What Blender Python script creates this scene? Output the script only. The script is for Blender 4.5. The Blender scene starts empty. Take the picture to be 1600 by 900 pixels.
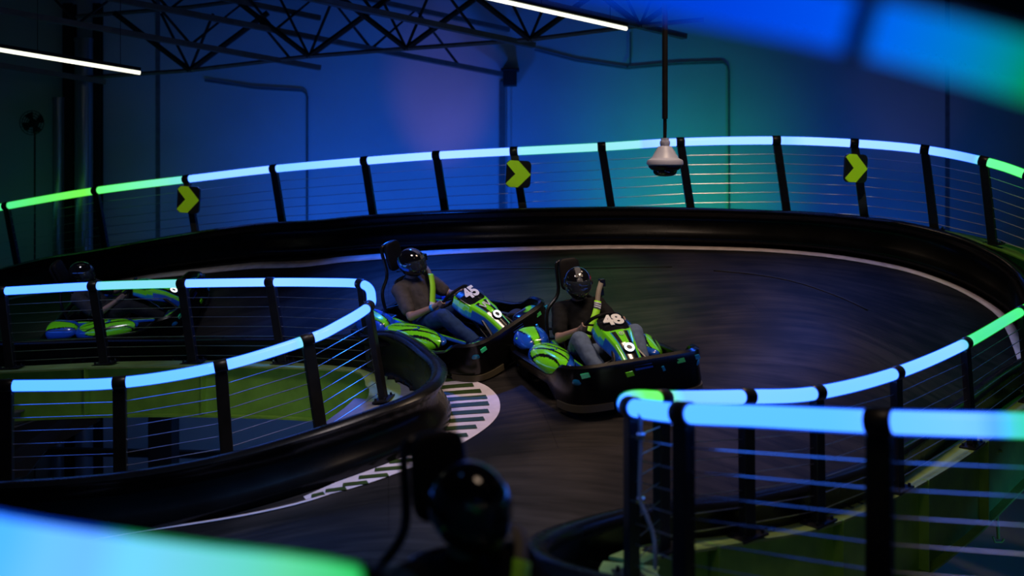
import bpy, math, random
import numpy as np
from mathutils import Vector, Matrix

# ------------------------------------------------------------------ camera
SC = bpy.context.scene
COL = SC.collection
CZ, FPX, YH = 2.05, 1600.0, 250.0          # camera height, focal length and horizon (1600x900 frame)
cam_d = bpy.data.cameras.new('camera')
cam_d.sensor_width = 36.0
cam_d.lens = FPX / 1600 * 36.0
cam_d.shift_y = -(450 - YH) / 1600
cam_d.dof.use_dof = True
cam_d.dof.focus_distance = 9.6
cam_d.dof.aperture_fstop = 0.95
cam = bpy.data.objects.new('camera', cam_d)
cam.location = (0, 0, CZ)
cam.rotation_euler = (math.pi / 2, 0, 0)
COL.objects.link(cam)
SC.camera = cam

# ------------------------------------------------------------------ world, exposure, lamps
SC.view_settings.view_transform = 'Standard'
SC.view_settings.look = 'None'
SC.view_settings.exposure = 0.0
SC.view_settings.gamma = 1.0
SC.view_settings.use_curve_mapping = False
w = bpy.data.worlds.new('world'); SC.world = w; w.use_nodes = True
w.node_tree.nodes['Background'].inputs[0].default_value = (0.10, 0.25, 1.0, 1)
w.node_tree.nodes['Background'].inputs[1].default_value = 0.004

def lamp(name, kind, loc, target, energy, color, size=0.5, spot=60, blend=1.0):
    d = bpy.data.lights.new(name, kind)
    d.energy = energy; d.color = color
    if kind == 'AREA': d.size = size
    if kind == 'SPOT':
        d.spot_size = math.radians(spot); d.spot_blend = blend; d.shadow_soft_size = size
    if kind == 'POINT': d.shadow_soft_size = size
    o = bpy.data.objects.new(name, d)
    o.location = loc
    if target is not None:
        o.rotation_euler = (Vector(target) - Vector(loc)).to_track_quat('-Z', 'Y').to_euler()
    COL.objects.link(o)
    return o

BLUE = (0.0, 0.12, 1.0)
GREEN = (0.03, 1.0, 0.30)
WARM = (1.0, 0.72, 0.52)
# unseen coloured uplights added behind the outer rail to wash the back wall
lamp('blue_wall_fill', 'SPOT', (-2.4, 13.9, -.4), (-2.2, 17, 1.9), 420, BLUE, 0.25, 100)
lamp('blue_wall_fill', 'SPOT', (0.7, 13.6, -.4), (0.7, 17, 1.6), 330, BLUE, 0.25, 85)
lamp('blue_wall_fill', 'SPOT', (5.4, 13.6, -.4), (5.5, 17, 1.5), 200, BLUE, 0.25, 90)
lamp('blue_wall_fill', 'SPOT', (-5.0, 15.0, -.6), (-4.6, 17, 1.6), 26, BLUE, 0.25, 100)
lamp('green_wall_fill', 'SPOT', (3.0, 13.8, -.4), (2.9, 17, 1.3), 210, GREEN, 0.25, 70)
lamp('warm_wall_fill', 'SPOT', (-1.1, 14.6, .2), (-1.15, 17, 3.05), 55, (1, .42, .36), 0.15, 32)
lamp('warm_wall_fill', 'SPOT', (-6.2, 15.0, .2), (-6.3, 17, 2.4), 20, (1, .55, .42), 0.15, 58)
lamp('warm_wall_fill', 'SPOT', (6.4, 14.6, .2), (6.6, 17, 3.2), 8, (1, .5, .3), 0.15, 40)
# unseen added lamps: coloured pools on the track, then overhead fill
lamp('track_colour_fill', 'SPOT', (-1.7, 12.4, 4.8), (-1.3, 10.9, 0.4), 2300, (0.01, .13, 1), 0.2, 56)
lamp('blue_wall_fill', 'SPOT', (-8.4, 15.0, -.6), (-8.4, 17, 1.2), 36, (.02, .2, 1), 0.25, 110)  # added blue fill, turns the far left wall from green to navy
lamp('track_colour_fill', 'SPOT', (4.4, 12.0, 4.8), (3.8, 9.9, 0.3), 560, (0.02, .14, 1), 0.2, 62)
lamp('track_colour_fill', 'SPOT', (-2.2, 4.6, 5.0), (-1.6, 5.2, -0.3), 1100, (0.10, .35, 1), 0.2, 62)
lamp('track_colour_fill', 'SPOT', (0.9, 12.2, 4.8), (0.9, 10.9, 0.5), 190, (0.03, 1.0, .25), 0.2, 34)
lamp('overhead_fill', 'SPOT', (1.6, 7.8, 5.2), (1.5, 8.3, 0), 560, WARM, 0.7, 88, .8)
lamp('overhead_fill', 'SPOT', (-1.6, 7.0, 5.2), (-1.3, 9.0, 0), 300, (1.0, .85, .85), 0.6, 74, .9)
lamp('overhead_fill', 'SPOT', (0.6, 3.2, 5.2), (0.8, 5.6, 0), 80, WARM, 0.6, 80, .9)
lamp('overhead_fill', 'SPOT', (2.6, 10.6, 5.2), (2.6, 11.2, .7), 170, WARM, .4, 84, .7)  # added to brighten the far boundary line
lamp('overhead_fill', 'SPOT', (5.6, 10.2, 4.6), (5.5, 12.0, 1.1), 70, WARM, .1, 30, .7)  # added to light the outer girder flange at the right
lamp('overhead_fill', 'SPOT', (-5.4, 9.0, 5.2), (-4.8, 12.2, 0), 260, (.9, .9, 1), 0.5, 36, .9)  # added to brighten the kart behind the left rail
for sx_, sy_, sz_ in ((-4.46, 14.1, 1.5), (.08, 12.8, 2.0), (4.17, 12.4, 2.0)):
    lamp('sign_fill', 'SPOT', (sx_ - .6, 8.6, 5.2), (sx_, sy_, sz_), 420, (1, .95, .7), .05, 7, .6)  # narrow spots added to brighten the chevrons, no fixtures modelled
# light of the storey under the track
lamp('lower_light', 'AREA', (-3.5, 13.5, -0.6), (-3.5, 15.5, -2.4), 13, (0.10, 0.28, 1.0), 1.2)
lamp('lower_light', 'AREA', (5.5, 8.5, -0.9), (5.5, 9.5, -3.2), 14, (0.04, 0.2, 1.0), 1.0)
lamp('island_light', 'AREA', (-2.6, 8.3, -0.65), (-2.6, 10.5, -0.35), 3.2, (0.9, 1.0, 0.75), 0.8)
lamp('island_light', 'AREA', (2.6, 4.9, -0.35), (2.6, 6.4, -0.45), 0.5, (0.8, 1.0, 0.75), 0.6)

# ------------------------------------------------------------------ helpers
def U(px, py, s):
    """point at image scale s (pixels per metre): depth FPX/s"""
    return Vector(((px - 800) / s, FPX / s, CZ - (py - YH) / s))

class MB:
    def __init__(self):
        self.v = []; self.f = []; self.m = []; self.c = []
    def add(self, vs, fs, mi=0, col=None):
        b = len(self.v)
        self.v += [tuple(p) for p in vs]
        self.f += [tuple(i + b for i in q) for q in fs]
        self.m += [mi] * len(fs)
        self.c += [tuple(col) if col else (1, 1, 1, 1)] * len(vs) if not (col and isinstance(col, list)) else col
        return self
    def box(self, c, size, M=None, mi=0, taper=1.0):
        sx, sy, sz = [a / 2 for a in size]
        vs = []
        for z in (-1, 1):
            t = taper if z > 0 else 1.0
            for x, y in ((-1, -1), (1, -1), (1, 1), (-1, 1)):
                vs.append(Vector((x * sx * t, y * sy * t, z * sz)))
        vs = [(M @ p if M else p) + Vector(c) for p in vs]
        return self.add(vs, [(3, 2, 1, 0), (4, 5, 6, 7), (0, 1, 5, 4), (1, 2, 6, 5), (2, 3, 7, 6), (3, 0, 4, 7)], mi)
    def tube(self, pts, r, n=10, mi=0, cap=True, cols=None, closed=False):
        pts = [Vector(p) for p in pts]
        rs = r if isinstance(r, (list, tuple)) else [r] * len(pts)
        N = len(pts); vs = []; cc = []
        up = Vector((0, 0, 1)); prev = None
        for i, p in enumerate(pts):
            if closed: t = pts[(i + 1) % N] - pts[i - 1]
            else: t = pts[min(i + 1, N - 1)] - pts[max(i - 1, 0)]
            if t.length < 1e-9: t = Vector((0, 0, 1))
            t.normalize()
            if prev is None:
                a = up.cross(t)
                if a.length < .1: a = Vector((1, 0, 0)).cross(t)
            else:
                a = prev - t * prev.dot(t)
            a.normalize(); prev = a
            b = t.cross(a)
            for k in range(n):
                th = 2 * math.pi * k / n
                vs.append(p + (a * math.cos(th) + b * math.sin(th)) * rs[i])
                cc.append(tuple(cols[i]) if cols else (1, 1, 1, 1))
        fs = []
        for i in range(N if closed else N - 1):
            j = (i + 1) % N
            for k in range(n):
                fs.append((i * n + k, i * n + (k + 1) % n, j * n + (k + 1) % n, j * n + k))
        if cap and not closed:
            fs.append(tuple(range(n - 1, -1, -1))); fs.append(tuple((N - 1) * n + k for k in range(n)))
        return self.add(vs, fs, mi, cc)
    def grid(self, fn, nu, nv, mi=0, cfn=None, wrapu=False, wrapv=False, mfn=None):
        vs = []; cc = []
        for i in range(nu):
            for j in range(nv):
                u = i / (nu if wrapu else nu - 1); v = j / (nv if wrapv else nv - 1)
                p = fn(u, v); vs.append(p)
                cc.append(tuple(cfn(u, v, p)) if cfn else (1, 1, 1, 1))
        fs = []; b = len(self.v)
        for i in range(nu if wrapu else nu - 1):
            for j in range(nv if wrapv else nv - 1):
                a = i * nv + j; c = i * nv + (j + 1) % nv
                d = ((i + 1) % nu) * nv + (j + 1) % nv; e = ((i + 1) % nu) * nv + j
                fs.append((a, e, d, c))
        return self.add(vs, fs, mi, cc)
    def lathe(self, prof, c=(0, 0, 0), n=28, M=None, mi=0):
        vs = []
        for r, z in prof:
            for k in range(n):
                th = 2 * math.pi * k / n
                p = Vector((r * math.cos(th), r * math.sin(th), z))
                vs.append((M @ p if M else p) + Vector(c))
        fs = []
        for i in range(len(prof) - 1):
            for k in range(n):
                fs.append((i * n + k, i * n + (k + 1) % n, (i + 1) * n + (k + 1) % n, (i + 1) * n + k))
        fs.append(tuple(range(n - 1, -1, -1))); fs.append(tuple((len(prof) - 1) * n + k for k in range(n)))
        return self.add(vs, fs, mi)
    def sweep(self, path, prof, outs, ups=None, closed_prof=True, mi=0, hs=None, mids=None, cap=True):
        """prof: (u,v) pairs; outs: outward vectors per path point; hs: height factor per point"""
        n = len(prof); vs = []
        for i, p in enumerate(path):
            up = ups[i] if ups else Vector((0, 0, 1))
            h = hs[i] if hs else 1.0
            for (a, b) in prof:
                vs.append(Vector(p) + outs[i] * a + up * (b * h))
        fs = []; ms = []
        for i in range(len(path) - 1):
            for k in range(n if closed_prof else n - 1):
                fs.append((i * n + k, (i + 1) * n + k, (i + 1) * n + (k + 1) % n, i * n + (k + 1) % n))
                ms.append(mids[k] if mids else mi)
        if closed_prof and cap:
            fs.append(tuple(range(n))); fs.append(tuple(range((len(path) - 1) * n + n - 1, (len(path) - 1) * n - 1, -1)))
            ms += [mi, mi]
        self.add(vs, fs, mi)
        self.m[-len(fs):] = ms
        return self
    def build(self, name, mats, parent=None, smooth=True, attr=None, bevel=0, sub=0, M=None, angle=35, up=False):
        me = bpy.data.meshes.new(name)
        vs = [tuple(M @ Vector(p)) for p in self.v] if M else self.v
        me.from_pydata(vs, [], self.f)
        if not isinstance(mats, (list, tuple)): mats = [mats]
        for m in mats: me.materials.append(m)
        me.polygons.foreach_set('material_index', self.m)
        if attr:
            at = me.color_attributes.new(attr, 'FLOAT_COLOR', 'POINT')
            at.data.foreach_set('color', np.array([tuple(c)[:3] + (1,) for c in self.c], dtype=np.float32).ravel())
        me.validate(); me.update()
        import bmesh
        bm = bmesh.new(); bm.from_mesh(me); bmesh.ops.recalc_face_normals(bm, faces=bm.faces)
        if up:
            bm.normal_update()
            if sum(f.normal.z for f in bm.faces) < 0: bmesh.ops.reverse_faces(bm, faces=bm.faces)
        if smooth:
            for f in bm.faces: f.smooth = True
            for e in bm.edges:
                if len(e.link_faces) == 2 and e.calc_face_angle(0) > math.radians(angle): e.smooth = False
        bm.to_mesh(me); bm.free()
        o = bpy.data.objects.new(name, me); COL.objects.link(o)
        if parent: o.parent = parent
        if bevel:
            b = o.modifiers.new('bevel', 'BEVEL'); b.width = bevel; b.segments = 3; b.limit_method = 'ANGLE'
        if sub:
            s_ = o.modifiers.new('sub', 'SUBSURF'); s_.levels = sub; s_.render_levels = sub
        return o

def tag(o, label=None, cat=None, group=None, kind=None):
    if label: o['label'] = label
    if cat: o['category'] = cat
    if group: o['group'] = group
    if kind: o['kind'] = kind
    return o
def empty(name, label, cat, loc=(0, 0, 0), group=None, mat=None):
    o = bpy.data.objects.new(name, None); COL.objects.link(o)
    o.empty_display_size = .1
    if mat: o.matrix_world = mat
    else: o.location = loc
    return tag(o, label, cat, group)

def interp(xs, ys, x):
    return float(np.interp(x, xs, ys))

def catmull(pts, seg=8):
    pts = [np.array(p, float) for p in pts]
    out = []
    P = [2 * pts[0] - pts[1]] + pts + [2 * pts[-1] - pts[-2]]
    for i in range(1, len(P) - 2):
        for k in range(seg):
            t = k / seg
            a, b, c, d = P[i - 1], P[i], P[i + 1], P[i + 2]
            out.append(.5 * ((2 * b) + (-a + c) * t + (2 * a - 5 * b + 4 * c - d) * t * t + (-a + 3 * b - 3 * c + d) * t ** 3))
    out.append(pts[-1])
    return out

def resample(pts, step):
    pts = [Vector(p[:3]) for p in pts]
    out = [pts[0]]; acc = 0
    for a, b in zip(pts, pts[1:]):
        L = (b - a).length
        while acc + L >= step:
            t = (step - acc) / L
            a = a + (b - a) * t; out.append(a.copy()); L = (b - a).length; acc = 0
            if L < 1e-9: break
        acc += L
    return out

def outs_of(path, side):
    o = []
    for i in range(len(path)):
        t = path[min(i + 1, len(path) - 1)] - path[max(i - 1, 0)]
        n = Vector((t.y, -t.x, 0)).normalized() * side
        o.append(n)
    return o

# ------------------------------------------------------------------ materials
def mat(name, color=(.5, .5, .5), rough=.5, metal=0, coat=0, noise=0, nscale=8, bump=0, bscale=40, attr=None, emit=None, spec=.5, trans=0, alpha=1, ior=1.45):
    m = bpy.data.materials.new(name); m.use_nodes = True
    nt = m.node_tree; b = nt.nodes['Principled BSDF']
    b.inputs['Base Color'].default_value = (*color, 1)
    b.inputs['Roughness'].default_value = rough
    b.inputs['Metallic'].default_value = metal
    b.inputs['Coat Weight'].default_value = coat
    b.inputs['Coat Roughness'].default_value = .06
    b.inputs['Specular IOR Level'].default_value = spec
    b.inputs['Transmission Weight'].default_value = trans
    b.inputs['IOR'].default_value = ior
    b.inputs['Alpha'].default_value = alpha
    tc = nt.nodes.new('ShaderNodeTexCoord')
    if attr:
        a = nt.nodes.new('ShaderNodeAttribute'); a.attribute_name = attr
        nt.links.new(a.outputs['Color'], b.inputs['Base Color'])
    if noise:
        n = nt.nodes.new('ShaderNodeTexNoise'); n.inputs['Scale'].default_value = nscale; n.inputs['Detail'].default_value = 6
        nt.links.new(tc.outputs['Object'], n.inputs['Vector'])
        mr = nt.nodes.new('ShaderNodeMapRange'); mr.inputs[1].default_value = .3; mr.inputs[2].default_value = .7
        mr.inputs[3].default_value = 1 - noise; mr.inputs[4].default_value = 1 + noise
        nt.links.new(n.outputs[0], mr.inputs[0])
        vm = nt.nodes.new('ShaderNodeVectorMath'); vm.operation = 'SCALE'
        if attr: nt.links.new(a.outputs['Color'], vm.inputs[0])
        else: vm.inputs[0].default_value = color
        nt.links.new(mr.outputs[0], vm.inputs['Scale'])
        nt.links.new(vm.outputs[0], b.inputs['Base Color'])
        r2 = nt.nodes.new('ShaderNodeMapRange'); r2.inputs[3].default_value = max(0.02, rough - noise * .4); r2.inputs[4].default_value = min(1, rough + noise * .4)
        nt.links.new(n.outputs[0], r2.inputs[0]); nt.links.new(r2.outputs[0], b.inputs['Roughness'])
    if bump:
        n2 = nt.nodes.new('ShaderNodeTexNoise'); n2.inputs['Scale'].default_value = bscale
        nt.links.new(tc.outputs['Object'], n2.inputs['Vector'])
        bp = nt.nodes.new('ShaderNodeBump'); bp.inputs['Strength'].default_value = bump; bp.inputs['Distance'].default_value = .01
        nt.links.new(n2.outputs[0], bp.inputs['Height']); nt.links.new(bp.outputs[0], b.inputs['Normal'])
    return m

def emit_mat(name, color=(1, 1, 1), strength=1, attr=None):
    m = bpy.data.materials.new(name); m.use_nodes = True
    b = m.node_tree.nodes['Principled BSDF']
    b.inputs['Base Color'].default_value = (.02, .02, .02, 1) if not attr else (.05, .05, .05, 1)
    b.inputs['Roughness'].default_value = .25
    b.inputs['Emission Strength'].default_value = strength
    b.inputs['Emission Color'].default_value = (*color, 1)
    if attr:
        a = m.node_tree.nodes.new('ShaderNodeAttribute'); a.attribute_name = attr
        m.node_tree.links.new(a.outputs['Color'], b.inputs['Emission Color'])
    return m

M_tube = emit_mat('light_tube', attr='glow')
def sleeve_mat():  # added emissive shell: the tube's edge halo put into its colour
    m = bpy.data.materials.new('tube_edge_glow'); m.use_nodes = True
    nt = m.node_tree; nt.nodes.clear()
    o = nt.nodes.new('ShaderNodeOutputMaterial'); a = nt.nodes.new('ShaderNodeAttribute'); a.attribute_name = 'rim'
    e = nt.nodes.new('ShaderNodeEmission'); t = nt.nodes.new('ShaderNodeBsdfTransparent'); ad = nt.nodes.new('ShaderNodeMixShader')
    t.inputs[0].default_value = (1, 1, 1, 1)
    ad.inputs[0].default_value = .30; e.inputs['Strength'].default_value = 1.0
    nt.links.new(a.outputs['Color'], e.inputs[0]); nt.links.new(t.outputs[0], ad.inputs[1]); nt.links.new(e.outputs[0], ad.inputs[2]); nt.links.new(ad.outputs[0], o.inputs[0])
    return m
M_sleeve_tube = sleeve_mat()
def rimc(c):
    if c[1] > c[2]: return (c[0] * .3, c[1] * .9, c[2] * .15)
    if c[2] < 1.45: return (.02, .70, .25)
    return (0, .14, 1.5)
M_led = emit_mat('led_strip', (1.0, 1.0, .80), 1.5)
M_ring = emit_mat('ring_light', (.85, .95, 1.0), 2.0)
M_post = mat('black_powder_coat', (.012, .012, .014), .38, noise=.25)
M_cable = mat('steel_cable', (.55, .57, .6), .3, metal=1)
M_barrier = mat('black_barrier_plastic', (.005, .005, .005), .27, spec=.28, noise=.25, nscale=3)
M_green = mat('green_painted_steel', (.20, .42, .05), .45, noise=.2, nscale=5)
M_flange = mat('olive_painted_steel', (.24, .36, .10), .45, noise=.2, nscale=6)
M_deckgrey = mat('grey_deck_steel', (.20, .21, .22), .5, noise=.2, nscale=6)
M_dark = mat('dark_steel', (.008, .009, .011), .55, noise=.2)
M_joist = mat('grey_painted_joist', (.13, .13, .135), .5, noise=.2)
M_line = mat('worn_white_line', (.80, .68, .66), .6, noise=.18, nscale=9)
M_zwhite = mat('white_kerb_paint', (.72, .64, .72), .5, noise=.12, nscale=7)
M_zgreen = mat('dark_green_kerb_paint', (.030, .060, .012), .5, noise=.2, nscale=7)
M_lime = mat('lime_sign', (.42, .80, .01), .4)
M_black = mat('black_plastic', (.007, .007, .008), .3, spec=.35, noise=.15)
M_bumper = mat('black_bumper_plastic', (.004, .004, .004), .22, noise=.1)
M_rubber = mat('tyre_rubber', (.012, .012, .012), .75, noise=.2)
M_pan = mat('metal_pan', (.05, .05, .055), .4, metal=.6)
M_glossattr = mat('glossy_bodywork', attr='paint', rough=.22, coat=.9)
M_helmet = mat('glossy_helmet', attr='paint', rough=.08, coat=1)
M_skid = mat('skid_strip', (.09, .075, .045), .5)
M_chrome = mat('bare_metal', (.5, .5, .5), .25, metal=1)
M_white = mat('white_decal', (.80, .80, .80), .4)
M_camw = mat('white_camera_plastic', (.36, .38, .50), .4)
M_dome = mat('smoked_dome', (.01, .01, .012), .04, coat=1)

def floor_mat():
    m = bpy.data.materials.new('dark_track_surface'); m.use_nodes = True
    nt = m.node_tree; b = nt.nodes['Principled BSDF']
    tc = nt.nodes.new('ShaderNodeTexCoord')
    n1 = nt.nodes.new('ShaderNodeTexNoise'); n1.inputs['Scale'].default_value = 1.1; n1.inputs['Detail'].default_value = 8
    nt.links.new(tc.outputs['Object'], n1.inputs['Vector'])
    mp = nt.nodes.new('ShaderNodeMapping'); mp.inputs['Scale'].default_value = (.5, 5.5, 1); mp.inputs['Rotation'].default_value = (0, 0, .25)
    nt.links.new(tc.outputs['Object'], mp.inputs['Vector'])
    n2 = nt.nodes.new('ShaderNodeTexNoise'); n2.inputs['Scale'].default_value = 2.0; n2.inputs['Detail'].default_value = 9; n2.inputs['Roughness'].default_value = .65
    nt.links.new(mp.outputs[0], n2.inputs['Vector'])
    mx = nt.nodes.new('ShaderNodeMath'); mx.operation = 'MULTIPLY'
    nt.links.new(n1.outputs[0], mx.inputs[0]); nt.links.new(n2.outputs[0], mx.inputs[1])
    cr = nt.nodes.new('ShaderNodeValToRGB')
    cr.color_ramp.elements[0].position = .17; cr.color_ramp.elements[0].color = (.008, .0076, .0076, 1)
    cr.color_ramp.elements[1].position = .38; cr.color_ramp.elements[1].color = (.038, .032, .029, 1)
    nt.links.new(mx.outputs[0], cr.inputs[0])
    # expansion-board seams
    br = nt.nodes.new('ShaderNodeTexBrick'); br.inputs['Scale'].default_value = 1.0
    br.inputs['Brick Width'].default_value = 2.44; br.inputs['Row Height'].default_value = 1.22
    br.inputs['Mortar Size'].default_value = .004; br.inputs['Mortar Smooth'].default_value = .2
    br.inputs['Color1'].default_value = (1, 1, 1, 1); br.inputs['Color2'].default_value = (1, 1, 1, 1); br.inputs['Mortar'].default_value = (.55, .55, .55, 1)
    mp2 = nt.nodes.new('ShaderNodeMapping'); mp2.inputs['Rotation'].default_value = (0, 0, -.12)
    nt.links.new(tc.outputs['Object'], mp2.inputs['Vector']); nt.links.new(mp2.outputs[0], br.inputs['Vector'])
    mm = nt.nodes.new('ShaderNodeMixRGB'); mm.blend_type = 'MULTIPLY'; mm.inputs[0].default_value = 1
    nt.links.new(cr.outputs[0], mm.inputs[1]); nt.links.new(br.outputs[0], mm.inputs[2])
    nt.links.new(mm.outputs[0], b.inputs['Base Color'])
    b.inputs['Specular IOR Level'].default_value = .16
    r = nt.nodes.new('ShaderNodeMapRange'); r.inputs[3].default_value = .62; r.inputs[4].default_value = .40
    nt.links.new(mx.outputs[0], r.inputs[0]); nt.links.new(r.outputs[0], b.inputs['Roughness'])
    return m
M_floor = floor_mat()

def wall_mat():
    m = bpy.data.materials.new('painted_concrete_wall'); m.use_nodes = True
    nt = m.node_tree; b = nt.nodes['Principled BSDF']
    tc = nt.nodes.new('ShaderNodeTexCoord')
    n1 = nt.nodes.new('ShaderNodeTexNoise'); n1.inputs['Scale'].default_value = .5; n1.inputs['Detail'].default_value = 7
    nt.links.new(tc.outputs['Object'], n1.inputs['Vector'])
    cr = nt.nodes.new('ShaderNodeValToRGB')
    cr.color_ramp.elements[0].position = .3; cr.color_ramp.elements[0].color = (.44, .44, .45, 1)
    cr.color_ramp.elements[1].position = .7; cr.color_ramp.elements[1].color = (.56, .56, .57, 1)
    nt.links.new(n1.outputs[0], cr.inputs[0]); nt.links.new(cr.outputs[0], b.inputs['Base Color'])
    b.inputs['Roughness'].default_value = .55
    return m
M_wall = wall_mat()

# ------------------------------------------------------------------ control curves (px, py, scale)
LINE = [(-260, 545, 96), (-120, 505, 101), (0, 471, 106), (100, 455, 110), (212, 437, 113.5), (300, 424.5, 118), (400, 413, 122), (530, 403, 126), (700, 394, 129), (820, 389, 130),
        (960, 387, 130.5), (1100, 389, 131), (1263, 398, 131), (1364, 411, 132), (1431, 424.6, 133), (1499, 451.7, 135), (1560, 487, 139), (1582, 520, 142.5), (1595, 553, 146), (1612, 600, 151), (1660, 680, 160), (1760, 800, 172)]
LINE_W = [U(*p) for p in LINE]
# island barriers given by their top lip
BH = .43
LTOP = [(-420, 548, 140), (-200, 540, 140), (0, 532, 140), (170, 526, 141), (344, 524, 147), (470, 525, 153), (560, 527, 159), (625, 535, 167), (662, 548, 176), (681, 566, 186), (674, 590, 197),
        (640, 614, 205), (540, 651, 212), (440, 683, 216), (340, 711, 218), (181, 737, 220), (0, 749, 222), (-150, 756, 224), (-420, 766, 226)]
RTOP = [(1900, 430, 132), (1700, 500, 145), (1590, 565, 158), (1507, 630, 176), (1430, 683, 196), (1354, 722, 215), (1259, 754, 232), (1145, 781, 250), (1062, 792, 260), (971, 803, 272), (907, 814, 286), (862, 829, 302), (843, 846, 318), (850, 864, 333),
        (885, 881, 348), (971, 899, 365), (1092, 912, 385), (1300, 925, 410), (1600, 935, 440), (1900, 940, 460)]
L_w = [U(*p) for p in LTOP]; R_w = [U(*p) for p in RTOP]
L_base = [p - Vector((0, 0, BH)) for p in L_w]
R_base = [p - Vector((0, 0, .45)) for p in R_w]

ctrl = [tuple(p) for p in LINE_W[::1]] + [tuple(p) for p in L_base] + [tuple(p) for p in R_base]
# rising bank continues under the outer barrier
ctrl += [(p.x * 1.03, p.y + .45, p.z + .09) for p in LINE_W[1:16:2]]
ctrl += [(-.96, 9.8, .27), (.62, 9.41, .12), (1.1, 8.1, .13), (1.9, 9.4, .28), (3.3, 9.6, .28), (-4.4, 12.2, -.1), (-2.8, 11.9, .16),
         (-.12, 3.05, .20), (-.12, 2.3, .2), (-.2, 4.6, -.05), (-2.2, 3.6, -.5), (-.6, 5.6, -.12), (.9, 6.4, -.25), (2.6, 8.6, -.15), (-3.5, 2.0, -.6), (0.5, 1.5, -.1), (-.15, 8.4, -.02)]
C = np.array(ctrl)
def _k(d2):
    return np.where(d2 > 1e-12, .5 * d2 * np.log(np.maximum(d2, 1e-12)), 0.0)
def _fit():
    n = len(C); P = np.c_[np.ones(n), C[:, :2]]
    d2 = ((C[:, None, :2] - C[None, :, :2]) ** 2).sum(-1)
    A = np.zeros((n + 3, n + 3)); A[:n, :n] = _k(d2) + np.eye(n) * .35
    A[:n, n:] = P; A[n:, :n] = P.T
    return np.linalg.solve(A, np.r_[C[:, 2], 0, 0, 0])
W_ = _fit()
def Fv(X, Y):
    X = np.atleast_1d(np.asarray(X, float)); Y = np.atleast_1d(np.asarray(Y, float))
    d2 = (X.ravel()[:, None] - C[None, :, 0]) ** 2 + (Y.ravel()[:, None] - C[None, :, 1]) ** 2
    z = _k(d2) @ W_[:len(C)] + W_[-3] + W_[-2] * X.ravel() + W_[-1] * Y.ravel()
    return z.reshape(X.shape)
def F(x, y): return float(Fv(x, y)[0])
def on_floor(px, py, d0=3.0, d1=16.0):
    ds = np.arange(d0, d1, .03)
    z = CZ - (py - YH) * ds / FPX
    g = z - Fv((px - 800) * ds / FPX, ds)
    i = np.where((g[:-1] > 0) & (g[1:] <= 0))[0]
    if len(i) == 0:
        k = int(np.argmin(abs(g))); d = ds[k]
    else:
        k = i[0]; d = ds[k] + .03 * g[k] / (g[k] - g[k + 1])
    return Vector(((px - 800) * d / FPX, d, CZ - (py - YH) * d / FPX))
def floor_normal(x, y):
    e = .25
    return Vector((-(F(x + e, y) - F(x - e, y)) / (2 * e), -(F(x, y + e) - F(x, y - e)) / (2 * e), 1)).normalized()

# ------------------------------------------------------------------ structure: track floor, lower floor, walls, ceiling
def inside(poly, X, Y):
    r = np.zeros(X.shape, bool); n = len(poly)
    for i in range(n):
        x1, y1 = poly[i]; x2, y2 = poly[(i + 1) % n]
        c = ((y1 > Y) != (y2 > Y)) & (X < (x2 - x1) * (Y - y1) / (y2 - y1 + 1e-12) + x1)
        r ^= c
    return r

lpath = [Vector(p) for p in catmull(L_base, 8)]
rpath = [Vector(p) for p in catmull(R_base, 8)]
opath0 = [Vector(p) for p in catmull(LINE_W, 8)]
o_out0 = outs_of(opath0, -1)
opath = [p + n * .22 for p, n in zip(opath0, o_out0)]
for lst in (lpath, rpath, opath):
    for p in lst: p.z = F(p.x, p.y)
lin = [p - n * .10 for p, n in zip(lpath, outs_of(lpath, 1))] 
def centroid_side(path, cx, cy):
    o = outs_of(path, 1)
    k = len(path) // 2
    return 1 if o[k].dot(Vector((cx, cy, 0)) - path[k].to_2d().to_3d()) < 0 else -1
LS = centroid_side(lpath, -4, 9); RS = centroid_side(rpath, 4, 5.2)
l_out = outs_of(lpath, LS); r_out = outs_of(rpath, RS)
lin = [(p + n * .01) for p, n in zip(lpath, l_out)]
rin = [(p + n * .01) for p, n in zip(rpath, r_out)]
oout = [(p + n * .0) for p, n in zip(opath, outs_of(opath, -1))]
polyL = [(p.x, p.y) for p in lin]
polyR = [(p.x, p.y) for p in rin]
polyO = [(p.x, p.y) for p in oout] + [(7, 1.2), (-8, 1.2), (-11, 8)]
g = .08
xs = np.arange(-9.5, 7.5, g); ys = np.arange(1.2, 16.2, g)
X, Y = np.meshgrid(xs, ys, indexing='ij')
Z = Fv(X, Y)
xc = X[:-1, :-1] + g / 2; yc = Y[:-1, :-1] + g / 2
keep = inside(polyO, xc, yc) & ~inside(polyL, xc, yc) & ~inside(polyR, xc, yc)
idx = -np.ones(X.shape, int); vs = []; fs = []
for i, j in zip(*np.where(keep)):
    q = []
    for a, b in ((i, j), (i + 1, j), (i + 1, j + 1), (i, j + 1)):
        if idx[a, b] < 0: idx[a, b] = len(vs); vs.append((X[a, b], Y[a, b], Z[a, b]))
        q.append(idx[a, b])
    fs.append(tuple(q))
mb = MB(); mb.add(vs, fs)
fl = mb.build('floor', M_floor, up=True)
sol = fl.modifiers.new('solid', 'SOLIDIFY'); sol.thickness = .05; sol.offset = -1
tag(fl, 'dark banked karting track surface with tyre marks', 'track', kind='structure')

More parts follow.
